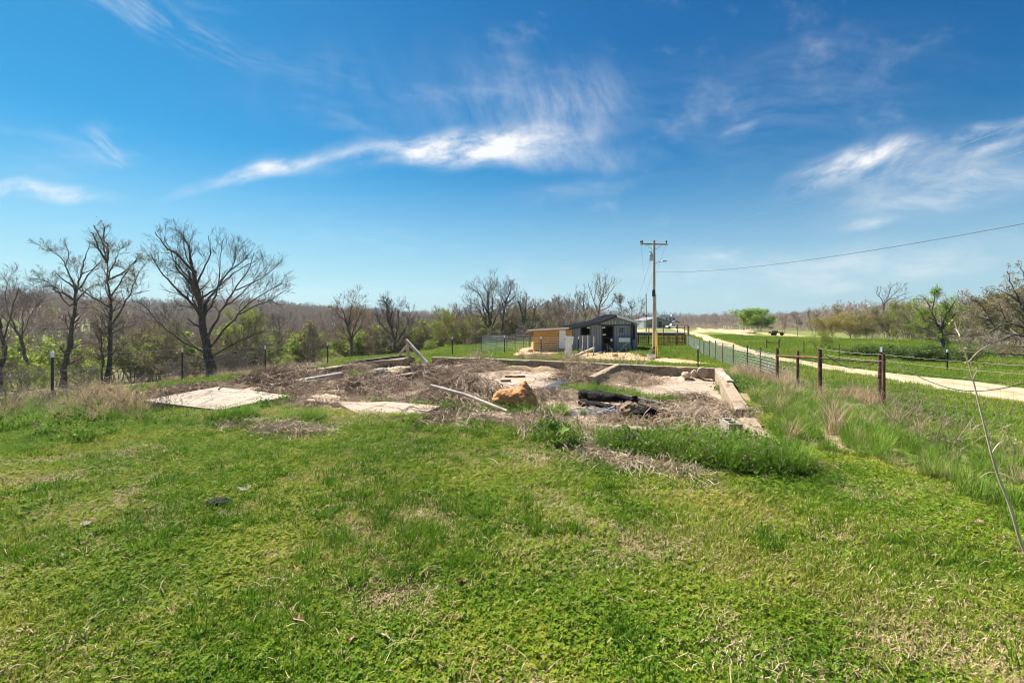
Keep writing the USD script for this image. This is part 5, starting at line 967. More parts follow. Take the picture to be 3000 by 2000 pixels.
for i, (px, yt, Y, lab) in enumerate(RP): p, b, h = t_post_at(px, yt, Y, lab, 'white tipped steel fence posts', True, first, .8 * i); RB.append((b, h))
def line_run(pts, r, n=12, sg=.02): return cat_mesh([tube(sag(a, b, sg * np.linalg.norm(np.subtract(b, a)), n), r, 4, False) for a, b in zip(pts[:-1], pts[1:])])
out = on(-17.5, 6.0); far0 = [(out, 1.3)] + LB[:6]
for f_, lab in ((.97, 'top smooth wire of the left fence'), (.62, 'middle smooth wire of the left fence'), (.30, 'lowest smooth wire of the left fence')):
    put('fence_wire', line_run([b + [0, 0, h * f_] for b, h in far0], .003, 10, .006), M_wire, label=lab + ', strung between white tipped posts', cat='fence wire')
# plain dark posts of the chicken yard and its netting
def slim(h): return cat_mesh([box(.045, .02, h + .3, (0, 0, (h - .3) / 2)), box(.02, .045, h + .3, (0, .02, (h - .3) / 2))])
YP = [(1410, 988, 33.0), (1453, 998, 36.0), (1485, 996, 37.5), (1509, 992, 38.5), (1534, 989, 40.0), (1552, 988, 41.0)]
proto = None; YB = []
for i, (px, yt, Y) in enumerate(YP):
    b = at_y(px, Y); h = EYE + (HY - yt) * Y / FPX - b[2]; YB.append((b, h)); lab = ['first slim dark post of the yard netting, nearest the meadow', 'second slim post of the yard netting', 'third slim post of the yard netting', 'fourth slim post of the yard netting', 'fifth slim post of the yard netting', 'last slim post of the yard netting, beside the lean-to'][i]
    if proto is None: proto = thing('yard_post', lab, 'fence post', b, 0, 'slim posts of the chicken yard', scale=(1, 1, h / 1.4)); put('post', slim(1.4), M_post, proto); put('cap', box(.06, .06, .03, (0, .01, 1.415)), M_post, proto)
    else: copy_of(proto, 'yard_post', lab, 'fence post', b, .2 * i, 'slim posts of the chicken yard', (1, 1, h / 1.4))
def netting(pts, z0, z1, dx, dz, r, sagn=0.0):
    """wire netting between points standing on the ground"""
    P = resample(np.array([p[:2] for p in pts]), dx); g = H(P[:, 0], P[:, 1]); n = len(P); t = np.linspace(0, 1, 2)
    V = np.stack([np.stack([P[:, 0], P[:, 1], g + z0], 1), np.stack([P[:, 0], P[:, 1], g + z1], 1)], 1)
    ms = [tubes(V, r, 3)]
    gs = np.convolve(np.r_[g[:1].repeat(4), g, g[-1:].repeat(4)], np.ones(9) / 9, 'valid')
    for z in np.arange(z0, z1 + .01, dz): ms.append(tubes(np.stack([P[:, 0], P[:, 1], gs + z], 1)[None], r, 3))
    return cat_mesh(ms)
put('wire_netting', netting([LB[5][0]] + [b for b, h in YB[:1]], .05, 1.25, .12, .12, .003), M_net, label='pale wire netting from corner post into the chicken yard', cat='wire netting')
put('wire_netting', netting([b for b, h in YB], .05, 1.2, .12, .12, .003), M_net, label='pale wire netting along the far side of the chicken yard', cat='wire netting')
put('wire_netting', netting([b for b, h in LB[5:9]], .05, 1.3, .16, .16, .0022), M_net, label='pale wire netting before the lean-to and grey shed', cat='wire netting')

# ---------------------------------------------------------------- rusty pipe brace and the field fence on the right
PB = {}
for px, yt, Y, r, lab in ((2277, 1020, 13.3, .042, 'rusty pipe post at the far end of the pipe brace'), (2337, 1028, 12.35, .037, 'rusty pipe post in the middle of the pipe brace'), (2402, 1024, 11.4, .046, 'thick rusty pipe post at the near end of the brace'), (2577, 1040, 10.5, .036, 'left one of the twin rusty posts'), (2589, 1039, 10.1, .034, 'right one of the twin rusty posts, nearest the camera')):
    b = at_y(px, Y); zt = EYE + (HY - yt) * Y / FPX; p = root('pipe_post', lab, 'fence post', b, 'rusty pipe posts of the field fence')
    put('pipe', pole_m(b - [0, 0, .3], [b[0], b[1], zt], r, 12), M_rust, p, smooth=40); put('cap', pole_m([b[0], b[1], zt], [b[0], b[1], zt + .012], r * 1.12, 12), M_rust, p, smooth=40); PB[px] = (b, zt)
def px_at(px, py, Y): return D(px, py, Y)
put('brace_rail', pole_m(px_at(2279, 1042, 13.25), px_at(2400, 1048, 11.45), .03, 10), M_rust, label='thick rusty rail joining the first three pipe posts', cat='pipe rail', smooth=40)
put('brace_rail', pole_m(px_at(2404, 1049, 11.35), px_at(2575, 1062, 10.52), .018, 8), M_rust, label='thin rusty rail running to the twin posts', cat='pipe rail', smooth=40)
FP = [PB[2277][0], PB[2402][0], PB[2589][0], on(8.35, 6.5), on(8.6, 2.5)]
put('field_wire', netting(FP, .08, 1.0, .2, .14, .0013), M_wire, label='woven field wire running from the pipe brace towards the camera', cat='wire netting')
for zt, lab in ((1.22, 'barbed wire strand along the top of the field fence'), (1.08, 'second barbed wire strand of the field fence')):
    pts = [np.array([b[0], b[1], H(b[0], b[1]) + zt]) for b in FP[1:]]; c = [sag(a, b, .03, 14) for a, b in zip(pts[:-1], pts[1:])]; ms = [tube(q, .002, 4, False) for q in c]
    for q in c:
        w = resample(q, .12); d = RNG.normal(size=(len(w), 3)); d = unit(d) * .014; ms.append(tubes(np.stack([w - d, w, w + d], 1),   .0013, 3))
    put('barbed_wire', ms, M_wire, label=lab, cat='barbed wire')
put('black_cable', tube(smooth_poly([px_at(*q) for q in ((2420, 1040, 11.2), (2450, 1062, 11.1), (2490, 1082, 10.9), (2540, 1075, 10.7), (2589, 1046, 10.1), (2650, 1082, 9.6), (2720, 1117, 9.1), (2790, 1140, 8.6), (2850, 1147, 8.2), (2920, 1141, 7.8), (3000, 1124, 7.4), (3120, 1085, 6.8))], .15), .0085, 6), M_cable, label='slack black cable drooping along the field fence', cat='cable', smooth=True)
for px, y0, y1, lab in ((2355, 1001, 1041, 'short rusty stake beyond the drive, left of its pair'), (2458, 1009, 1062, 'taller rusty stake beyond the drive, right of its pair')):
    b = GT(px, y1); p = root('rusty_stake', lab, 'fence post', b); put('post', pole_m(b - [0, 0, .2], D(px, y0, b[1]), .03, 6), M_rust, p); put('cap', pole_m(D(px, y0, b[1]), D(px, y0 - 1.2, b[1]), .035, 6), M_rust, p)
b1, b2 = GT(2246, 1024), GT(2282, 1024); Yh = min(b1[1], 40.0); hp = root('pipe_brace', 'small rusty H shaped pipe brace beyond the drive', 'fence brace', at_y(2264, Yh))
for px, yt in ((2246, 994), (2282, 995)): put('post', pole_m(at_y(px, Yh, -.2), D(px, yt, Yh), .05, 8), M_rust, hp, smooth=40)
put('rail', pole_m(D(2247, 1002, Yh), D(2281, 1003, Yh), .035, 8), M_rust, hp, smooth=40)
# net fence along the drive
A, B = at_y(2012, 40.0), PB[2277][0]; NP = []
PXS = [2018, 2034, 2051, 2063, 2079, 2097, 2118, 2149, 2190, 2228]
proto = None
ordn = ['farthest', 'second farthest', 'third farthest', 'fourth farthest', 'fifth farthest', 'sixth farthest', 'fourth nearest', 'third nearest', 'second nearest', 'nearest']
for i, px in enumerate(PXS):
    k = (px - CX) / FPX; t = (k * A[1] - A[0]) / ((B[0] - A[0]) - k * (B[1] - A[1])); q = on(*(A + (B - A) * t)[:2]); NP.append(q)
    lab = f'slim rusty net fence post beside the drive, {ordn[i]} of the row'
    if proto is None: proto = thing('net_post', lab, 'fence post', q, 0, 'slim posts of the net fence'); put('post', slim(1.05), M_rustl, proto); put('clip', box(.06, .07, .02, (0, .01, .95)), M_wire, proto)
    else: copy_of(proto, 'net_post', lab, 'fence post', q, .3 * i, 'slim posts of the net fence', (.9, .9, RNG.uniform(.92, 1.08)))
put('net_fence', netting([A] + NP + [B], .02, .98, .09, .10, .003), M_net, label='pale woven net fence following the drive to the pens', cat='wire netting')

# ---------------------------------------------------------------- the grey shed and its tan lean-to
YS = 36.5; GZ = EYE - 104 * YS / FPX
def sx(px): return (px - CX) * YS / FPX
def sz(py): return EYE + (HY - py) * YS / FPX
def wall_poly(pts, holes, y, th):
    """a front wall (x, z outline with openings) th thick, its face at y"""
    m = trimesh.creation.extrude_polygon(Polygon(pts, holes), th, engine='earcut'); v = np.array(m.vertices); return np.stack([v[:, 0], y + v[:, 2], v[:, 1]], 1), np.array(m.faces)[:, ::-1]
def rect(x0, x1, z0, z1): return [(x0, z0), (x1, z0), (x1, z1), (x0, z1)]
SH = root('grey_shed', 'grey sided shed with low gable roof behind the foundation', 'shed', (sx(1770), YS, GZ))
win, door, cor = rect(sx(1703), sx(1727), sz(982), sz(956)), rect(sx(1765), sx(1796), GZ + .05, sz(955)), rect(sx(1854), sx(1860.5), sz(994), sz(953))
DEP = 4.2
put('front_wall', wall_poly([(sx(1676), GZ - .2), (sx(1866), GZ - .2), (sx(1866), sz(946)), (sx(1804), sz(926)), (sx(1750), sz(947)), (sx(1676), sz(960))], [win, door, cor], YS, .1), M_grey, SH)
put('side_wall', box(.1, DEP - .1, sz(946) - GZ + .2, (sx(1866) - .05, YS + DEP / 2 + .05, (sz(946) + GZ - .2) / 2)), M_grey, SH)
put('side_wall', box(.1, DEP - .1, sz(960) - GZ + .2, (sx(1676) + .05, YS + DEP / 2 + .05, (sz(960) + GZ - .2) / 2)), M_grey, SH)
put('back_wall', box(sx(1866) - sx(1676) - .2, .1, sz(958) - GZ, (sx(1771), YS + DEP - .05, (sz(958) + GZ) / 2)), M_dark, SH)
put('floor', box(sx(1866) - sx(1676) - .2, DEP - .2, .06, (sx(1771), YS + DEP / 2, GZ - .02)), M_clod, SH)
def roof_plate(x0, z0, x1, z1, y0, y1, th, mt, name, parent, ribs=True):
    L = math.hypot(x1 - x0, z1 - z0); n = np.array([-(z1 - z0), 0, x1 - x0]) / L; c = np.array([(x0 + x1) / 2, (y0 + y1) / 2, (z0 + z1) / 2]) + n * th / 2
    a = math.atan2(z1 - z0, x1 - x0); R_ = np.array([[math.cos(a), 0, math.sin(a)], [0, 1, 0], [-math.sin(a), 0, math.cos(a)]])
    ms = [box(L, y1 - y0, th)] + ([box(L, .035, .03, (0, yy, th / 2 + .01)) for yy in np.arange(-(y1 - y0) / 2 + .15, (y1 - y0) / 2, .3)] if ribs else [])
    v, f = cat_mesh(ms); return put(name, (v @ R_ + c, f), mt, parent)
roof_plate(sx(1804), sz(923.5), sx(1869), sz(944), YS - .3, YS + DEP + .2, .06, M_roof, 'roof_slope', SH)
roof_plate(sx(1750), sz(944.5), sx(1804), sz(923.5), YS - .3, YS + DEP + .2, .06, M_greyd, 'roof_slope', SH)
roof_plate(sx(1661), sz(962), sx(1750), sz(944.5), YS - .3, YS + DEP + .2, .06, M_greyd, 'roof_slope', SH)
def fascia(x0, z0, x1, z1, h, mt, name='fascia'): put(name, bar((x0, YS - .33, z0), (x1, YS - .33, z1), .04, h), mt, SH)
fascia(sx(1805), sz(926), sx(1870), sz(946), .13, M_white); fascia(sx(1750), sz(947), sx(1804), sz(926), .17, M_greyd); fascia(sx(1661), sz(964), sx(1750), sz(947), .17, M_greyd)
put('trim_rail', box(sx(1858) - sx(1752), .04, .09, ((sx(1858) + sx(1752)) / 2, YS - .022, sz(953) + .03)), M_greyd, SH)
for x in (1754, 1768, 1775, 1786, 1794, 1803, 1817, 1827, 1838, 1846): put('batten', box(.05, .03, .3, (sx(x), YS - .017, sz(946) + .02)), M_roof, SH)
for x in np.arange(1683, 1866, 8.2):
    if not (1699 < x < 1731 or 1761 < x < 1800 or 1850 < x < 1863): put('groove_strip', box(.02, .012, sz(957) - GZ, (sx(x), YS - .007, (sz(957) + GZ) / 2)), M_greyd, SH)
for x0, x1, z0, z1 in ((1703, 1727, 982, 956), (1765, 1796, 1027, 955)):
    f_ = put('opening_frame', [box(.08, .05, sz(z1) - sz(z0), (sx(x0) - .04, YS - .03, (sz(z0) + sz(z1)) / 2)), box(.08, .05, sz(z1) - sz(z0), (sx(x1) + .04, YS - .03, (sz(z0) + sz(z1)) / 2)), box(sx(x1) - sx(x0) + .16, .05, .08, ((sx(x0) + sx(x1)) / 2, YS - .03, sz(z1) + .04))], M_greyd, SH)
for x, z in ((1768, 959.5), (1770, 980), (1724, 960)): put('hinge', box(.26, .03, .09, (sx(x), YS - .06, sz(z))), M_white, SH)
put('half_door', [box(sx(1796) - sx(1765) - .1, .05, .07, (sx(1780.5), YS + .12, sz(990))), box(sx(1796) - sx(1765) - .1, .04, sz(1003) - GZ - .1, (sx(1780.5), YS + .13, (sz(1003) + GZ) / 2))], M_dark, SH)
put('door_latch', box(.14, .04, .24, (sx(1792), YS + .08, sz(996))), M_white, SH)
for x in (1818.5, 1824.5): put('vent', box(.09, .04, .11, (sx(x), YS - .02, sz(963))), M_dark, SH)
put('vent_grille', [box(.3, .03, .03, (sx(1821), YS - .02, sz(970) + .06 * k)) for k in (-1, 0, 1)], M_greyd, SH)
nb = put('nest_box', box(sx(1843) - sx(1811), .35, sz(990) - sz(1001), (sx(1827), YS - .18, (sz(990) + sz(1001)) / 2)), M_white, SH); put('lid', box(sx(1843) - sx(1811) + .06, .42, .05, (sx(1827), YS - .2, sz(990) + .03)), M_roof, nb)
put('corner_post', box(.12, .12, sz(946) - GZ, (sx(1851), YS - .065, (sz(948) + GZ) / 2)), M_greyd, SH)
LT = root('lean_to', 'tan plywood lean-to with a white door against the grey shed', 'lean-to', (sx(1618), YS, GZ))
YL = YS - .25
put('front_wall', wall_poly([(sx(1562), GZ - .15), (sx(1675), GZ - .15), (sx(1675), sz(962)), (sx(1562), sz(967))], [rect(sx(1637), sx(1657), GZ + .0, sz(966))], YL, .06), M_osb, LT)
for x0, x1 in ((1562, 1599.5), (1600.5, 1636)): put('panel_joint', box(.03, .02, sz(968) - GZ, (sx(x1), YL - .01, (sz(968) + GZ) / 2)), M_osb, LT)
put('side_wall', box(.06, 4.0, sz(968) - GZ - .3, (sx(1562) + .03, YL + 2.06, (sz(968) + GZ - .5) / 2)), M_osb, LT)
_rp = roof_plate(sx(1545), sz(967), sx(1672), sz(960), YL - .35, YL + 4.5, .05, M_roofr, 'roof', LT)
_pa = UsdGeom.Mesh(_rp).GetPointsAttr(); _pv = np.array(_pa.Get()); _yy = _pv[:, 1] + ORIGIN[str(LT.GetPath())][1] - YL + .35; _pv[:, 2] -= .085 * _yy; _pa.Set(Vt.Vec3fArray.FromNumpy(_pv.astype(np.float32)))
put('roof_edge', bar((sx(1545), YL - .37, sz(967) + .01), (sx(1664), YL - .37, sz(960.5) + .01), .04, .1), M_white, LT)
dr = put('door', box(sx(1656) - sx(1637.5), .05, sz(966.5) - sz(1021), ((sx(1656) + sx(1637.5)) / 2, YL - .02, (sz(966.5) + sz(1021)) / 2)), M_white, LT, label='white door'); put('handle', box(.04, .06, .14, (sx(1654.5), YL - .07, sz(992))), M_dark, dr)
# white gate boards, timbers and stakes before the shed
GB = root('gate_boards', 'weathered white boards standing upright before the shed', 'boards', at_y(1668, 30.0))
for x0, yt, w in ((1660, 984, 5), (1666, 985, 5.5), (1672, 984, 5)):
    b = at_y(x0, 30.0); zt = EYE + (HY - yt) * 30.0 / FPX; put('board', box(w * 30 / FPX, .03, zt - b[2] + .1, (b[0], 30.0, (zt + b[2] - .1) / 2)), M_white, GB)
put('torn_flap', (np.array([D(1674, 985, 29.96), D(1681, 986, 29.9), D(1678, 1008, 29.92), D(1672, 1014, 29.96), D(1674, 985, 29.99), D(1681, 986, 29.93), D(1678, 1008, 29.95), D(1672, 1014, 29.99)]), np.array([[0, 1, 2], [0, 2, 3], [4, 6, 5], [4, 7, 6]])), M_white, GB)
a, b = GT(1684, 1046), D(1740, 1020, 33.5); put('timber', bar(a + [0, 0, .05], b, .16, .16, .02, seed=4, jit=.03), M_woodl, label='pale timber propped up to the grey shed', cat='timber')
for i, (px, yt, lab) in enumerate(((1706, 983, 'grey weathered stake left of the shed doorway'), (1722, 982, 'grey weathered stake right below the shed window'), (1739, 985, 'grey weathered stake nearest the shed doorway'))):
    b = at_y(px, 32.0); p = root('wooden_stake', lab, 'stake', b); put('stake', bar(b - [0, 0, .2], D(px + 1, yt, 32.0), .11, .07, .01, seed=i, jit=.02), M_wood, p); put('cross_nail', box(.16, .03, .03, D(px + 1, yt + 6, 31.93)), M_wood, p)
for i, (px, py, s, lab) in enumerate(((1553, 1031, .22, 'red brown clay clod at the corner of the lean-to'), (1638, 1021, .15, 'dark clod lying at the white door'), (1803, 1045, .2, 'orange clay clod in the yard before the shed'), (1760, 1036, .17, 'brown clod at the shed doorway'), (1905, 1052, .12, 'pale clod beside the tub'))):
    q = GT(px, py); put('clay_clod', moved(lump((s, s * .8, s * .7), 3, .35, 2.0, i), q + [0, 0, s * .35]), M_clod if i in (1, 3) else M_brick, smooth=True, label=lab, cat='clod')

# ---------------------------------------------------------------- utility pole and wires
YU = 29.5; bU = at_y(1916, YU); u = lambda px, py, dy=0.0: D(px, py, YU + dy)
UP = root('utility_pole', 'tall wooden utility pole with crossarm, transformer and lamp', 'utility pole', bU)
put('pole', tube(np.array([bU - [0, 0, .5], u(1916, 940), u(1916, 820), u(1916, 704)]), [.105, .098, .088, .08], 12), M_pole, UP, smooth=40)
ca = put('crossarm', bar(u(1876, 714.5, -.18), u(1956, 716, -.18), .08, .10, .01), M_wood, UP)
for x in (1877.5, 1882, 1952): put('insulator', trimesh.creation.revolve(np.array([[0, 0], [.03, 0], [.03, .05], [.055, .07], [.055, .1], [.03, .12], [.045, .15], [.02, .19], [0, .2]]), sections=12).apply_translation(u(x, 712.5, -.18)), M_greyd, ca)
put('brace', [pole_m(u(1890, 715, -.2), u(1913, 732, -.14), .015, 6), pole_m(u(1942, 716, -.2), u(1919, 732, -.14), .015, 6)], M_galv, UP)
tr = put('transformer', trimesh.creation.revolve(np.array([[0, 0], [.12, 0], [.13, .03], [.13, .42], [.10, .47], [0, .49]]), sections=20).apply_translation(u(1907, 764, -.12)), M_galv, UP, smooth=40)
put('bushing', [pole_m(u(1905, 743, -.12), u(1904, 736, -.12), .025, 8), pole_m(u(1909, 743, -.12), u(1910, 735, -.12), .025, 8)], M_greyd, tr)
la = put('lamp_arm', tube(smooth_poly([u(1919, 776, -.1), u(1924, 769, -.2), u(1932, 766, -.3), u(1941, 765.5, -.4)], .05), .02, 6), M_galv, UP, smooth=True)
put('lamp_head', moved(lump((.2, .09, .05), 3, .03), u(1946, 765, -.45)), M_galv, la, smooth=True)
put('dark_band', tube(np.array([u(1915.3, 868), u(1915.3, 849)]), .105, 14), M_cable, UP, smooth=40)
put('conduit', pole_m(u(1922.5, 1030, -.02), u(1921, 862, -.02), .035, 8), M_white, UP, smooth=40)
for x0, x1 in ((1921.5, 1921.2), (1926.5, 1924.5)): put('guy_guard', pole_m([*at_y(x0, YU - .3)[:2], bU[2] + .1], u(x1, 968, -.3), .03, 8), M_yellow, UP, smooth=40, label='yellow guy wire guard')
put('pole_foot', tube(np.array([bU - [0, 0, .2], bU + [0, 0, .75]]), .165, 12), M_chard, UP, smooth=40)
F2, F1 = GT(1893, 968), GT(1886.6, 957); F2 = at_y(1893, min(F2[1], 105)); F1 = at_y(1886.6, 160.0)
for b, px, yt, yc, lab in ((F2, 1893, 861, 925, 'nearer of the two distant bare utility poles'), (F1, 1886.6, 891, 921, 'farther of the two distant bare utility poles')):
    p = root('distant_pole', lab, 'utility pole', b, 'distant utility poles'); put('pole', pole_m(b - [0, 0, .3], D(px, yt, b[1]), .16, 8, .12), M_pole, p, smooth=40); put('collar', pole_m(D(px, yc + 2.5, b[1] - .02), D(px, yc - 2.5, b[1] - .02), .26, 8), M_cable, p)
def wire(name, pts, r, label, mt=M_line): put(name, tube(np.array(pts), r, 4, False), mt, label=label, cat='overhead wire', smooth=True)
wire('service_wire', sag(u(1920, 796, -.1), D(3080, 640, 9.5), .35, 40), .007, 'thick black service wire from the pole to the upper right')
wire('power_line', sag(u(1952, 713, -.18), D(3060, 425, 9.0), .35, 40), .0028, 'thin power line from the crossarm, lower of the pair', M_wire)
wire('power_line', sag(u(1878, 711, -.18), D(3060, 338, 9.0), .35, 40), .0028, 'thin power line from the crossarm, upper of the pair', M_wire)
for (a, b, lab) in ((u(1878, 713), D(1893, 862, F2[1]), 'thin wire from left crossarm tip back to the distant poles'), (u(1952, 715), D(1894, 866, F2[1]), 'thin wire from right crossarm tip back to the distant poles'), (u(1905, 766), D(1853, 905, 60), 'thin guy wire slanting down behind the shed, upper'), (u(1912, 800), D(1872, 905, 60), 'thin guy wire slanting down behind the shed, lower')):
    wire('guy_wire', sag(a, b, .25, 20), .006, lab)
q = GT(1908, 1054); tb = root('galvanised_tub', 'round galvanised tub at the foot of the utility pole', 'tub', q)
put('tub', trimesh.creation.revolve(np.array([[0, .02], [.22, .02], [.25, .29], [.262, .3], [.262, .315], [.24, .315], [.235, .29], [.205, .04], [0, .04]]), sections=28).apply_translation(q), M_galv, tb, smooth=40)
put('handle', tube(smooth_poly([q + [-.25, -.03, .24], q + [-.30, -.01, .22], q + [-.30, .03, .22], q + [-.25, .05, .24]], .02), .008, 5), M_greyd, tb)

# ---------------------------------------------------------------- rusty pens behind the pole
YC = 41.0; cz = lambda px: at_y(px, YC)[2]
CO = root('cattle_pen', 'rusty pipe cattle pen with tall frame right of the shed', 'pen', at_y(1940, YC))
def P_(px, py, dy=0.0): return D(px, py, YC + dy)
for px, yt, dy in ((1866, 972, 0), (1901, 951, 0), (1943, 950, 0), (1984.5, 951, 0), (2006, 953, 0), (2015, 953, 1.5), (2018, 955, -2.0)): put('post', pole_m(at_y(px, YC + dy, -.2), P_(px, yt, dy), .045, 8), M_rustl, CO, smooth=40)
for a, b in (((1901, 952), (2006, 953)), ((1984, 959), (2006, 960)), ((1866, 981), (2006, 982)), ((1866, 990), (2006, 991)), ((1866, 1000), (2006, 1001)), ((1866, 1009), (2006, 1010))): put('rail', pole_m(P_(*a), P_(*b), .028, 6), M_rustl, CO)
put('rail', pole_m(P_(2006, 953), P_(2015, 953, 1.5), .03, 6), M_rustl, CO)
for x0, x1, yt, yb, lab in ((1866, 1899, 980, 1006, 'dark livestock panel behind the pole, nearest the shed'), (1930, 1980, 984, 1011, 'rusty livestock panel right of the utility pole'), (1982, 2009, 980, 1013, 'bright rusty livestock panel at the corner of the pen')):
    p = root('livestock_panel', lab, 'gate panel', P_((x0 + x1) / 2, yb, -.6)); fr = [pole_m(P_(x0, yt, -.6), P_(x1, yt, -.6), .035, 6), pole_m(P_(x0, yb, -.6), P_(x1, yb, -.6), .035, 6), pole_m(P_(x0, yt, -.6), P_(x0, yb, -.6), .035, 6), pole_m(P_(x1, yt, -.6), P_(x1, yb, -.6), .035, 6)]
    mt = M_post if x0 == 1866 else M_rustl; put('frame', fr, mt, p)
    for k in np.linspace(0, 1, 6)[1:-1]: put('bar', pole_m(P_(x0, yt + (yb - yt) * k, -.6), P_(x1, yt + (yb - yt) * k, -.6), .026, 6), mt, p)
    for k in np.linspace(0, 1, 7)[1:-1]: put('upright', pole_m(P_(x0 + (x1 - x0) * k, yt, -.63), P_(x0 + (x1 - x0) * k, yb, -.63), .02, 6), mt, p)
FB = root('feed_trough', 'long pale metal feed trough roof inside the pen', 'trough', at_y(1936, YC + 3))
put('top_sheet', bar(P_(1865, 974, 3), P_(2005, 974.5, 3), .9, .06), M_galv, FB); put('dark_side', bar(P_(1865, 978, 2.55), P_(2005, 978.5, 2.55), .05, .16), M_greyd, FB); put('lower_sheet', bar(P_(1866, 981, 2.6), P_(1950, 981, 2.6), .4, .05), M_rustl, FB)
for px in (1870, 1915, 1960, 2000): put('leg', bar(at_y(px, YC + 3, -.1), P_(px, 976, 3), .08, .08), M_rustl, FB)

# ---------------------------------------------------------------- far farmstead
YF = 172.0; f = lambda px, py, dy=0.0: D(px, py, YF + dy); fz = f(1925, 960)[2]
BN = root('dark_barn', 'dark grey metal barn far down the drive', 'barn', f(1925, 960))
bx = lambda px: (px - CX) * YF / FPX; bz = lambda py: EYE + (HY - py) * YF / FPX
put('wall', wall_poly([(bx(1889), fz - 1), (bx(1962), fz - 1), (bx(1962), bz(943)), (bx(1923), bz(931)), (bx(1889), bz(940))], [], YF, 14.0), M_grey, BN)
dd = put('door', box(bx(1938) - bx(1929), .1, bz(941) - bz(960), ((bx(1938) + bx(1929)) / 2, YF - .06, (bz(941) + bz(960)) / 2)), M_dark, BN)
for x0, z0, x1, z1 in ((1887.5, 940.5, 1923, 930.5), (1923, 930.5, 1963.5, 943.5)): roof_plate(bx(x0), bz(z0), bx(x1), bz(z1), YF - .6, YF + 14.4, .2, M_roof if x0 < 1900 else M_greyd, 'roof', BN, False)
YH = 192.0; hx = lambda px: (px - CX) * YH / FPX; hz = lambda py: EYE + (HY - py) * YH / FPX
HS = root('white_house', 'pale two storey house with hipped dark roof behind the barn', 'house', (hx(1956), YH, hz(960)))
put('wall', box(hx(1979) - hx(1930), 9.0, hz(929.5) - hz(962), ((hx(1979) + hx(1930)) / 2, YH + 4.5, (hz(929.5) + hz(962)) / 2)), M_blue, HS)
x0, x1, zt, ze = hx(1927), hx(1981), hz(921.5), hz(929.5); v = np.array([(x0, YH - .7, ze), (x1, YH - .7, ze), (x1, YH + 9.7, ze), (x0, YH + 9.7, ze), (x0 + 3, YH + 4.5, zt), (x1 - 3, YH + 4.5, zt)])
rf = put('roof', (v, np.array([[0, 1, 5], [0, 5, 4], [1, 2, 5], [2, 3, 4], [2, 4, 5], [3, 0, 4], [0, 2, 1], [0, 3, 2]])), M_greyd, HS)
put('chimney', box(1.0, 1.0, hz(920.5) - hz(930), (hx(1974.5), YH + 2.0, (hz(920.5) + hz(930)) / 2)), M_white, rf)
for x in (1953, 1963.5, 1973.5):
    w = put('window', box(.62, .1, .95, (hx(x), YH - .06, hz(934))), M_glass, HS); put('frame', [box(.74, .06, .06, (hx(x), YH - .05, hz(934) + s_ * .5)) for s_ in (-1, 1)] + [box(.06, .06, 1.06, (hx(x) + s_ * .34, YH - .05, hz(934))) for s_ in (-1, 1)], M_white, w)
put('porch_roof', [bar((hx(1961), YH - 2.5, hz(944)), (hx(1968), YH - 2.5, hz(939)), 5.0, .18), bar((hx(1968), YH - 2.5, hz(939)), (hx(1982), YH - 2.5, hz(944.5)), 5.0, .18)], M_greyd, HS)
put('porch', box(hx(1979) - hx(1968), 3.0, hz(943) - hz(962), ((hx(1979) + hx(1968)) / 2, YH - 1.6, (hz(943) + hz(962)) / 2)), M_white, HS)
YT = 150.0; tx = lambda px: (px - CX) * YT / FPX; tg = at_y(1970, YT); TK = root('white_truck', 'white pickup truck parked before the far house', 'truck', tg)
V_ = lambda pts: wall_poly([(tg[0] + x, tg[2] + z) for x, z in pts], [], YT - .8, 1.7)
put('body', V_([(-1.9, .45), (1.9, .45), (1.95, .95), (.9, 1.05), (.45, 1.6), (-.5, 1.62), (-.62, 1.05), (-1.95, 1.02)]), M_white, TK); put('window', [box(.5, .03, .38, (tg[0] - .2, YT - .82, tg[2] + 1.32)), box(.4, .03, .36, (tg[0] + .34, YT - .82, tg[2] + 1.3))], M_glass, TK)
for x in (-1.2, 1.25): put('wheel', moved((np.array(trimesh.creation.cylinder(.37, .25, sections=18).apply_transform(trimesh.transformations.rotation_matrix(math.pi / 2, [1, 0, 0])).vertices), trimesh.creation.cylinder(.37, .25, sections=18).faces), (tg[0] + x, YT - .72, tg[2] + .37)), M_tyre, TK)
q = GT(2271, 978); q = at_y(2271, min(q[1], 85)); TL = root('flatbed_trailer', 'dark flatbed trailer parked in the far field', 'trailer', q); k = q[1] / FPX
put('bed', box(30 * k, 1.6, .14, q + [2 * k, 0, .55]), M_post, TL); put('load', box(9 * k, 1.0, .25, q + [-1 * k, 0, .75]), M_char, TL); put('tongue', bar(q + [-13 * k, 0, .5], q + [-21 * k, 0, .3], .1, .1), M_post, TL)
for dx in (-15, -8, 12): put('wheel', moved((np.array(trimesh.creation.cylinder(.32, .22, sections=16).apply_transform(trimesh.transformations.rotation_matrix(math.pi / 2, [1, 0, 0])).vertices), trimesh.creation.cylinder(.32, .22, sections=16).faces), q + [dx * k, -.8, .32]), M_tyre, TL)
q = GT(2192, 970); q = at_y(2192, min(q[1], 100)); k = q[1] / FPX
m = lump((19 * k, 2.0, 9 * k), 4, .25, 2.0, 3); put('dirt_mound', moved(m, q), M_clayp, smooth=True, label='mound of orange earth in the far field', cat='dirt mound')
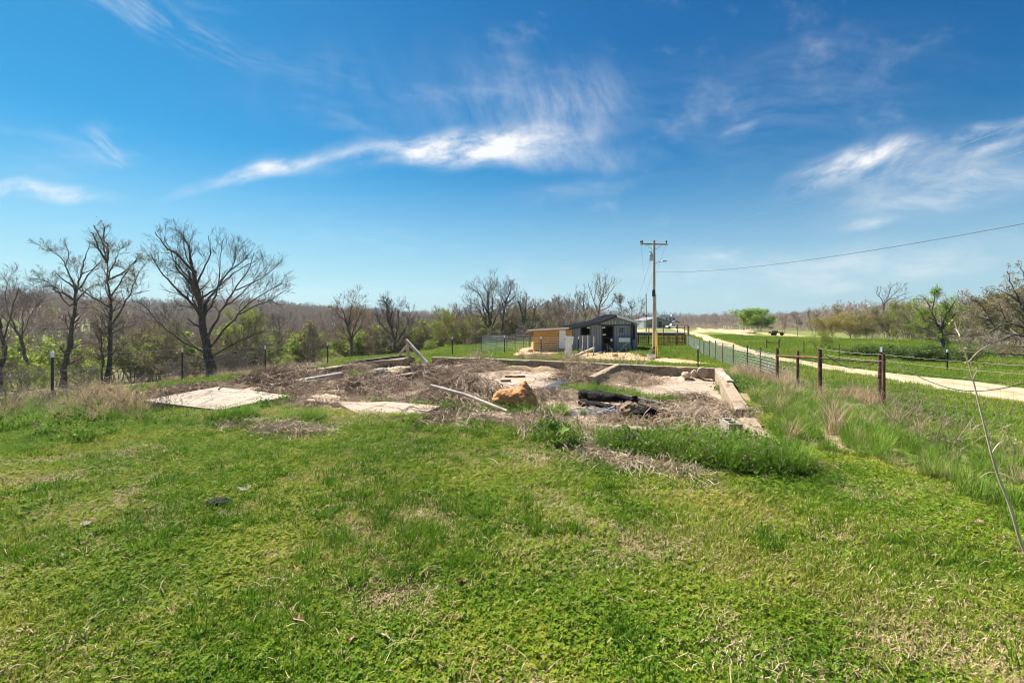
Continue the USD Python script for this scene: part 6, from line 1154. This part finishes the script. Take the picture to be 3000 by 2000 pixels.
for x0, x1, yt, yb, lab in ((2119, 2142, 951, 963, 'pale kennel panels left of the orange mound'), (2167, 2215, 953, 965, 'pale kennel panels behind the orange mound')):
    Yk = 118.0; p = root('kennel_panel', lab, 'wire panel', D((x0 + x1) / 2, yb, Yk)); q0, q1 = at_y(x0, Yk), at_y(x1, Yk); hh = 1.5; n = int((q1[0] - q0[0]) / .28)
    for t in np.linspace(0, 1, 4): put('post', pole_m(q0 + (q1 - q0) * t, q0 + (q1 - q0) * t + [0, 0, hh], .035, 5), M_net, p)
    put('mesh', [pole_m(q0 + (q1 - q0) * t, q0 + (q1 - q0) * t + [0, 0, hh], .012, 3) for t in np.linspace(0, 1, n)] + [pole_m(q0 + [0, 0, z], q1 + [0, 0, z], .014, 3) for z in (.1, .5, 1.0, hh)], M_net, p)

# ---------------------------------------------------------------- things lying in the ruin
def Z(px, py, z): return W(px, py, z)
put('timber', bar(D(1189, 995, 18.0), Z(1268, 1060, -.2) * [1, 0, 1] + [0, 17.3, 0], .1, .12, .01, seed=1, jit=.02), M_wood, label='long grey board slanting down to the right from the timber tripod', cat='timber')
put('timber', bar(D(1195, 1007, 18.15), D(1167, 1044, 18.1), .07, .09, .01, seed=2, jit=.02), M_woodl, label='short pale board slanting left in the timber tripod', cat='timber')
put('timber', bar(D(1192, 1012, 18.25), D(1198, 1046, 18.25), .1, .12, .01, seed=3, jit=.02), M_woodl, label='short upright post of the timber tripod on the wall end', cat='timber')
a, b = Z(1040, 1060, .04), Z(1185, 1042.5, .04); put('timber', bar(a, b, .12, .09, .01, seed=5, jit=.03), M_chard, label='dark rotten timber lying along the left wall top', cat='timber')
a, b = Z(1193, 1081, .03), Z(1258, 1073, .03); put('timber', bar(a, b, .14, .08, .01, seed=6, jit=.03), M_chard, label='dark plank lying on the brush covered inner wall', cat='plank')
q = resample(np.array([Z(790, 1136, -.03), Z(890, 1117, -.02), Z(1000, 1098, -.06)]), .2); rr_ = .085 * (1 + .2 * (meshkit.fbm(q * 2, 2, 4) - .5)); put('weathered_log', tube(q, rr_, 12), M_wood, label='grey weathered log lying behind the porch slab', cat='log', smooth=50)
q = resample(np.array([D(1262, 1129, 9.0), D(1370, 1158, 8.5), Z(1486, 1204, .05)]), .15); rr_ = np.linspace(.033, .026, len(q)) * (1 + .25 * (meshkit.fbm(q * 5, 2, 7) - .5)); put('fallen_pole', tube(q, rr_, 10), M_wood, label='long thin bark covered pole propped on the front wall', cat='pole', smooth=50)
# the orange chunk
import manifold3d as m3
S_ = lambda c, r: m3.Manifold.sphere(r, 24).translate(c)
ch = m3.Manifold.batch_hull([S_((-.25, 0, .18), .18), S_((-.05, .02, .19), .19), S_((.2, 0, .18), .18)]) + m3.Manifold.batch_hull([S_((.16, 0, .2), .2), S_((.13, .02, .45), .065), S_((.31, 0, .1), .1)])
ch = ch.refine_to_length(.018).to_mesh(); m = trimesh.Trimesh(np.array(ch.vert_properties[:, :3]), np.array(ch.tri_verts)); trimesh.smoothing.filter_taubin(m, iterations=12); v = np.array(m.vertices)
v = v + np.array(m.vertex_normals) * ((meshkit.fbm(v * 4 + 3, 3, 2) - .5) * .05 + (meshkit.fbm(v * 13, 4, 3) - .5) * .06)[:, None]
b = fx(1512, 1198); put('orange_chunk', moved((v * 1.08, m.faces), b + [0, .12, -.03], -.15), M_orange, smooth=True, label='rough orange chunk with a pointed end beside the fallen pole', cat='rock')
# corrugated sheet
cA, cB, cC, cD = D(1571, 1143, 11.7), D(1655, 1112, 13.6), D(1662, 1122, 13.0), D(1584, 1157, 11.0); s, t = np.meshgrid(np.linspace(0, 1, 24), np.linspace(0, 1, 41), indexing='ij'); S3, T3 = s[..., None], t[..., None]
g3 = (cA * (1 - S3) + cB * S3) * (1 - T3) + (cD * (1 - S3) + cC * S3) * T3; g3[..., 2] += .018 * np.sin(t * 2 * np.pi * 6) + .03 * np.sin(s * 3) ; i, j = np.meshgrid(np.arange(23), np.arange(40), indexing='ij'); F = np.stack([i * 41 + j, i * 41 + j + 1, (i + 1) * 41 + j + 1, (i + 1) * 41 + j], -1).reshape(-1, 4)
put('corrugated_sheet', (g3.reshape(-1, 3), F), M_sheet, smooth=True, label='bent corrugated metal sheet lying right of the orange chunk', cat='metal sheet')
# burnt pile
def rough_log(pts, r, seed, amp=.45, sides=24):
    q = resample(np.array(pts), .025); r = np.linspace(*r, len(q)) if isinstance(r, tuple) else r; v, f = tube(q, r, sides); ce = np.repeat(q, sides, 0); v = ce + (v - ce) * (1 + amp * 2 * (meshkit.fbm(v * 6 + seed, 3, seed)[:, None] - .5) + amp * 1.3 * (meshkit.fbm(v * [14, 34, 34] + seed, 3, seed + 1)[:, None] - .5)); return v, f
put('charred_log', rough_log([fx(1704, 1180) + [0, 0, .17], fx(1800, 1192) + [0, .1, .17], fx(1905, 1205) + [0, .2, .10]], (.13, .06), 1), M_char, smooth=60, label='thick black charred log on top of the burnt pile', cat='charred log')
put('charred_log', rough_log([fx(1700, 1186) + [0, -.12, .06], fx(1790, 1200) + [0, -.05, .06], fx(1860, 1208) + [0, 0, .05]], (.085, .05), 2), M_char, smooth=60, label='black charred log underneath the thick one', cat='charred log')
put('charred_plank', bar(fx(1830, 1192) + [0, .15, .22], fx(1955, 1205) + [0, .1, .12], .12, .04, .005, seed=7, jit=.03), M_chard, label='grey burnt plank across the charred log, upper one', cat='plank')
put('charred_plank', bar(fx(1850, 1200) + [0, .05, .15], fx(1945, 1213) + [0, .1, .08], .09, .035, .005, seed=8, jit=.03), M_chard, label='grey burnt plank across the charred log, lower one', cat='plank')
put('burnt_pole', rough_log([fx(1900, 1198) + [0, .1, .12], fx(1960, 1205) + [0, .1, .06], fx(2002, 1208) + [0, .1, .03]], .022, 3, .15, 8), M_chard, smooth=60, label='thin half burnt pole pointing right out of the pile', cat='pole')
b = fx(1862, 1213); put('burnt_stake', rough_log([b + [0, 0, .06], b + [-.015, .02, .34]], .055, 4, .2, 10), M_char, smooth=60, label='short burnt stake standing upright in the pile', cat='stake')
put('burnt_stake', rough_log([b + [-.3, 0, .05], b + [-.03, .02, .3]], .03, 5, .2, 8), M_char, smooth=60, label='thin burnt stake leaning on the upright one', cat='stake')
b = fx(1848, 1222); put('brown_stump', moved(lump((.20, .17, .17), 4, .4, 2.2, 4), b + [0, 0, .12]), M_clod, smooth=True, label='brown root clod in the middle of the burnt pile', cat='root clod')
b = fx(1900, 1232); put('black_clump', moved(lump((.25, .2, .14), 4, .6, 3.0, 6), b + [0, .05, .07]), M_char, smooth=True, label='black burnt clump right of the brown root clod', cat='burnt clump')
b = fx(1812, 1218); g = np.array([[-.05, -.04, .2], [.11, .05, .23], [.09, -.02, .02], [.02, -.03, .0], [-.03, -.05, .08]]) + b; put('white_metal_sheet', (np.vstack([g, g + [0, .012, 0]]), np.array([[0, 3, 1], [1, 3, 2], [0, 4, 3], [5, 6, 8], [6, 7, 8], [5, 8, 9]])), M_white, label='crumpled white metal sheet leaning on the brown root clod', cat='metal sheet')
for dz, lab in ((0, 'upper pale metal tube beside the white sheet'), (1, 'lower pale metal tube beside the white sheet')): put('metal_tube', pole_m(fx(1748, 1214) + [0, -.03 * dz, .03], fx(1800, 1212) + [0, -.05 * dz, .14 - .04 * dz], .012, 8), M_galv, label=lab, cat='metal tube', smooth=40)
b = fx(1946, 1240); put('rusty_can', moved(box(.2, .16, .17, (0, 0, .085), .4, .02), b), M_rust, label='rusty crushed can at the right end of the burnt pile', cat='can')
x_, y_ = np.meshgrid(np.linspace(-1, 1, 46), np.linspace(-1, 1, 30), indexing='ij'); c = fx(1772, 1212); rr_ = np.sqrt(x_ ** 2 + y_ ** 2); X_, Y_ = c[0] + x_ * 1.15 - y_ * .2, c[1] + y_ * .5; hgt = FH(X_, Y_) + .05 * np.clip(1 - rr_, -.6, 1) + (meshkit.fbm(np.stack([X_, Y_, 0 * X_], -1) * 9, 3, 3) - .5) * .07
i, j = np.meshgrid(np.arange(45), np.arange(29), indexing='ij'); put('ash_heap', (np.stack([X_, Y_, hgt], -1).reshape(-1, 3), np.stack([i * 30 + j, (i + 1) * 30 + j, (i + 1) * 30 + j + 1, i * 30 + j + 1], -1).reshape(-1, 4)), M_ash, smooth=True, label='grey ash and cinders around the charred logs', cat='ash', kind='stuff')
# block, stones, disc, board, bricks
blk = m3.Manifold.cube((.19, .39, .19), True) - m3.Manifold.cube((.125, .14, .3), True).translate((0, .083, 0)) - m3.Manifold.cube((.125, .14, .3), True).translate((0, -.083, 0)); blk = blk - m3.Manifold.cube((.1, .03, .3), True).translate((0, -.195, 0)); bm = blk.to_mesh()
q = fx(2157, 1268); q = np.array([3.28, 6.82, -.02]); put('concrete_block', moved((np.array(bm.vert_properties[:, :3], float), np.array(bm.tri_verts)), q, -.1), M_block, label='grey hollow concrete block in the near corner of the foundation', cat='concrete block')
for i, (px, py, s, lab) in enumerate(((2007, 1107, (.14, .11, .11), 'rounded pale stone by the rear wall'), (2030, 1105, (.11, .09, .13), 'reddish stone between pale stone and concrete disc'))): put('stone', moved(lump(s, 4, .3, 1.5, i + 3), fx(px, py) + [0, -.1, s[2] * .85]), M_stone, smooth=True, label=lab, cat='stone')
dsc = trimesh.creation.revolve(np.array([[0, -.04], [.15, -.04], [.165, -.03], [.165, .03], [.15, .04], [0, .04]]), sections=26); v = np.array(dsc.vertices); v = v + (meshkit.fbm(v * 12, 2, 5)[:, None] - .5) * .02; v = v[:, [0, 2, 1]] * [1, -1, 1]; a_ = -.18; v = v @ np.array([[1, 0, 0], [0, math.cos(a_), -math.sin(a_)], [0, math.sin(a_), math.cos(a_)]])
put('concrete_disc', moved((v, dsc.faces), fx(2056, 1107) + [0, -.05, .175], -.25), M_disc, smooth=50, label='round concrete disc leaning on the rear wall', cat='concrete disc')
a, b = Z(2110, 1090, .03), Z(2141, 1117, .03); put('plank', bar(a, b, .17, .05, .008, seed=9, jit=.05), M_wood, label='rotten grey plank lying on the right wall top', cat='plank')
first = None
for i, px in enumerate((1449, 1460, 1486, 1497, 1509, 1520, 1530)):
    q = W(px, 1105 + .5 * math.sin(i * 2), -.36) + [0, 0, .033]; lab = ['brick at the left end of the broken brick row', 'second brick of the broken row, before the gap', 'first brick after the gap in the row', 'second brick after the gap in the row', 'third brick after the gap in the row', 'fourth brick after the gap in the row', 'brick at the right end of the broken row'][i]
    if first is None: first = thing('brick', lab, 'brick', q, .1, 'broken row of bricks'); put('clay', box(.2, .1, .065, ch=.006), M_brick, first)
    else: copy_of(first, 'brick', lab, 'brick', q, RNG.uniform(-.3, .3), 'broken row of bricks', RNG.uniform(.75, 1.0))
put('stone_plate', moved(box(.32, .24, .05, ch=.012), W(1480, 1117, -.36) + [0, 0, .05], .2), M_slab, label='flat pale stone plate on the middle floor slab', cat='stone')
# rusty mesh panel and white stakes in the brush
a, b = fx(1075, 1158), fx(1180, 1165); s, t = np.linspace(0, 1, 15), np.linspace(0, 1, 9)
def pan(s_, t_): return a + (b - a) * s_ + np.array([0, .55, 0]) * t_ + [0, 0, .02 + .42 * t_ ** 1.5 + .06 * math.sin(s_ * 7 + t_ * 3)]
put('wire_mesh', [tube(np.array([pan(s_, t_) for t_ in t]), .006, 4, False) for s_ in s] + [tube(np.array([pan(s_, t_) for s_ in s]), .006, 4, False) for t_ in t], M_rust, label='bent rusty wire mesh panel lying in the brush', cat='wire mesh')
for x0, y0, x1, y1, lab in ((1108, 1100, 1113, 1150, 'white thin stake before the inner wall, left of two'), (1140, 1094, 1144, 1135, 'white thin stake before the inner wall, right of two')): q = fx(x1, y1); put('white_stake', pole_m(q - [0, 0, .05], D(x0, y0, q[1]), .014, 6), M_white, label=lab, cat='stake')
q = fx(800, 1120); put('rusty_bar', pole_m(W(640, 1140, .02), D(655, 1124, 10.9), .014, 6), M_rust, label='short rusty bar sticking up behind the porch slab', cat='bar')
q = fx(1120, 1088); put('grey_stone', moved(lump((.28, .18, .12), 4, .35, 1.6, 9), W(1118, 1088, -.2)), M_block, smooth=True, label='grey stone below the left wall', cat='stone')
for i, (px, py, s, lab) in enumerate(((1378, 1208, .06, 'white stone chip before the front wall, left'), (1412, 1240, .07, 'white stone chip on the bare earth before the front wall'), (1155, 1190, .07, 'brown stone on the low front kerb'), (1536, 1246, .035, 'small white chip in the grass edge'), (1600, 1196, .05, 'tan chip right below the orange chunk'))): put('stone_chip', moved(lump((s, s * .8, s * .6), 3, .4, 1.5, 20 + i), GT(px, py) + [0, 0, s * .35]), M_stone if i in (2, 4) else M_porch, smooth=True, label=lab, cat='stone')
# ---------------------------------------------------------------- near things on the lawn
def leaf(Ln, w, curl, seed, lobes=3):
    n = 13; s = np.linspace(0, 1, n); hw = w * np.sin(np.pi * s ** .8) * (1 + .3 * np.sin(s * np.pi * 2 * lobes)); V = []
    for k in (-1, -.5, 0, .5, 1): V.append(np.stack([s * Ln - Ln / 2, hw * k, curl * Ln * (k * k) * .5 + .12 * Ln * np.sin(s * 4 + seed)], 1))
    V = np.stack(V, 1).reshape(-1, 3); i, j = np.meshgrid(np.arange(n - 1), np.arange(4), indexing='ij'); return V, np.stack([i * 5 + j, (i + 1) * 5 + j, (i + 1) * 5 + j + 1, i * 5 + j + 1], -1).reshape(-1, 4)
M_lf1 = mat('leaf_tan', [(.3, (.34, .20, .10)), (.6, (.52, .36, .22))], 30.0, .7, 4.0, trans=.2); M_lf2 = mat('leaf_brown', [(.3, (.07, .03, .015)), (.6, (.14, .065, .035))], 30.0, .6, 4.0, trans=.2); M_lf3 = mat('leaf_white', [(.3, (.55, .48, .40)), (.6, (.72, .66, .58))], 30.0, .7, 4.0, trans=.2)
for i, (px, py, L_, mt, lab) in enumerate(((873, 1842, .075, M_lf1, 'curled tan oak leaf lying in the near lawn, left of centre'), (1346, 1726, .065, M_lf2, 'dark brown leaf lying in the lawn near the picture centre'), (250, 1554, .10, M_lf3, 'bleached leaf on the lawn at far left'), (716, 1447, .11, M_lf3, 'bleached leaf lying just beyond the grey stone in the lawn'), (1696, 1443, .06, M_lf1, 'small tan leaf standing in the lawn below the weeds'), (1344, 1836, .05, M_lf1, 'small tan leaf by the straw patch of the near lawn'), (1029, 1900, .05, M_lf1, 'tan leaf at the bottom of the lawn'), (2866, 1550, .07, M_lf1, 'yellow tan leaf in the lawn at right'))):
    put('fallen_leaf', moved(leaf(L_, L_ * .28, .5, i), GT(px, py) + [0, 0, .045], i * 1.3), mt, smooth=True, label=lab, cat='leaf')
put('grey_stone', moved(lump((.11, .09, .045), 4, .4, 1.8, 12), GT(638, 1487) + [0, 0, .03]), M_char, smooth=True, label='dark grey stone half sunk in the lawn', cat='stone')
for i, (x0, y0, x1, y1, lab) in enumerate(((1430, 1562, 1464, 1556, 'short pale stick, nearest the lawn centre'), (1413, 1594, 1434, 1604, 'thin pale stick below the lawn centre'), (1731, 1638, 1776, 1639, 'straight straw stick right of the lawn centre'), (1100, 1880, 1160, 1912, 'long pale stick low in the lawn'), (1875, 1968, 1928, 1950, 'pale stick near the bottom edge'), (1432, 1355, 1460, 1370, 'pale stick high in the lawn below the front wall'))): put('stick', tube(resample(np.array([GT(x0, y0) + [0, 0, .05], (GT(x0, y0) + GT(x1, y1)) / 2 + [.004, 0, .06], GT(x1, y1) + [0, 0, .045]]), .03), .0035, 5), M_woodl, label=lab, cat='stick')
# big leaved plant
b = GT(1630, 1318); BP = root('broad_leaf_plant', 'broad leaved plant in the grass before the straw heap', 'plant', b)
for k, (dx, dz, tl, rz_, s) in enumerate(((-.06, .27, 1.1, 2.2, .17), (.12, .24, .9, .3, .17), (-.02, .12, .4, 1.2, .13), (.03, .10, .3, 4.0, .12), (-.14, .08, .3, 3.2, .12), (.16, .09, .3, 5.5, .11))):
    v, f = leaf(s, s * .42, .25, k, 2); c_, s_ = math.cos(tl), math.sin(tl); v = v @ np.array([[c_, 0, s_], [0, 1, 0], [-s_, 0, c_]]); put('leaf', moved((v, f), b + [dx, 0, dz], rz_), G_weed, BP, smooth=True); put('leaf_stem', tube(np.array([b, b + [dx * .6, 0, dz * .5], b + [dx, 0, dz]]), .005, 5), G_weed, BP)
# tall weed leaning in at the right
q = smooth_poly([(3.05, 2.5, -.02), D(3000, 1630, 2.5), D(2960, 1480, 2.5), D(2918, 1385, 2.52), D(2882, 1240, 2.55), D(2850, 1110, 2.58), D(2822, 1010, 2.6), D(2797, 945, 2.62)], .05)
TW = root('tall_dead_weed', 'tall pale dead weed stem leaning across the right side', 'dead weed', q[0]); put('stem', tube(q, np.linspace(.0085, .0028, len(q)), 7), M_vine2, TW, smooth=True)
for i, (x0, y0, x1, y1) in enumerate(((2916, 1385, 2870, 1400), (2905, 1330, 2940, 1290), (2852, 1115, 2820, 1108), (2850, 1110, 2880, 1070), (2838, 1060, 2900, 1010), (2822, 1010, 2790, 985), (2818, 1000, 2845, 965), (2812, 985, 2795, 965), (2808, 972, 2815, 945), (2917, 1384, 2990, 1420))):
    a, b = D(x0, y0, 2.56), D(x1, y1, 2.56 + .1 * math.sin(i * 2)); put('side_stem', tube(sag(a, b, -.015, 6), np.linspace(.0035, .0014, 6), 5), M_vine2, TW)
c = np.repeat(q[-6:], 10, 0) + RNG.normal(size=(60, 3)) * .012; put('seed_head', leaf_quads(c, np.random.default_rng(4), .011), G_dry, TW)
# ---------------------------------------------------------------- the air
HZ = usdkit.material(stage, LK + 'haze', {'v': ('principled_volume', dict(color=(.80, .87, .95), density=.00013, anisotropy=.3))}, [], volume='v.volume')
hb = box(1400, 1420, 95, (0, 640, 95 / 2 - 22))
put('haze', hb, HZ, label='thin spring haze over the valley', cat='haze', kind='stuff')
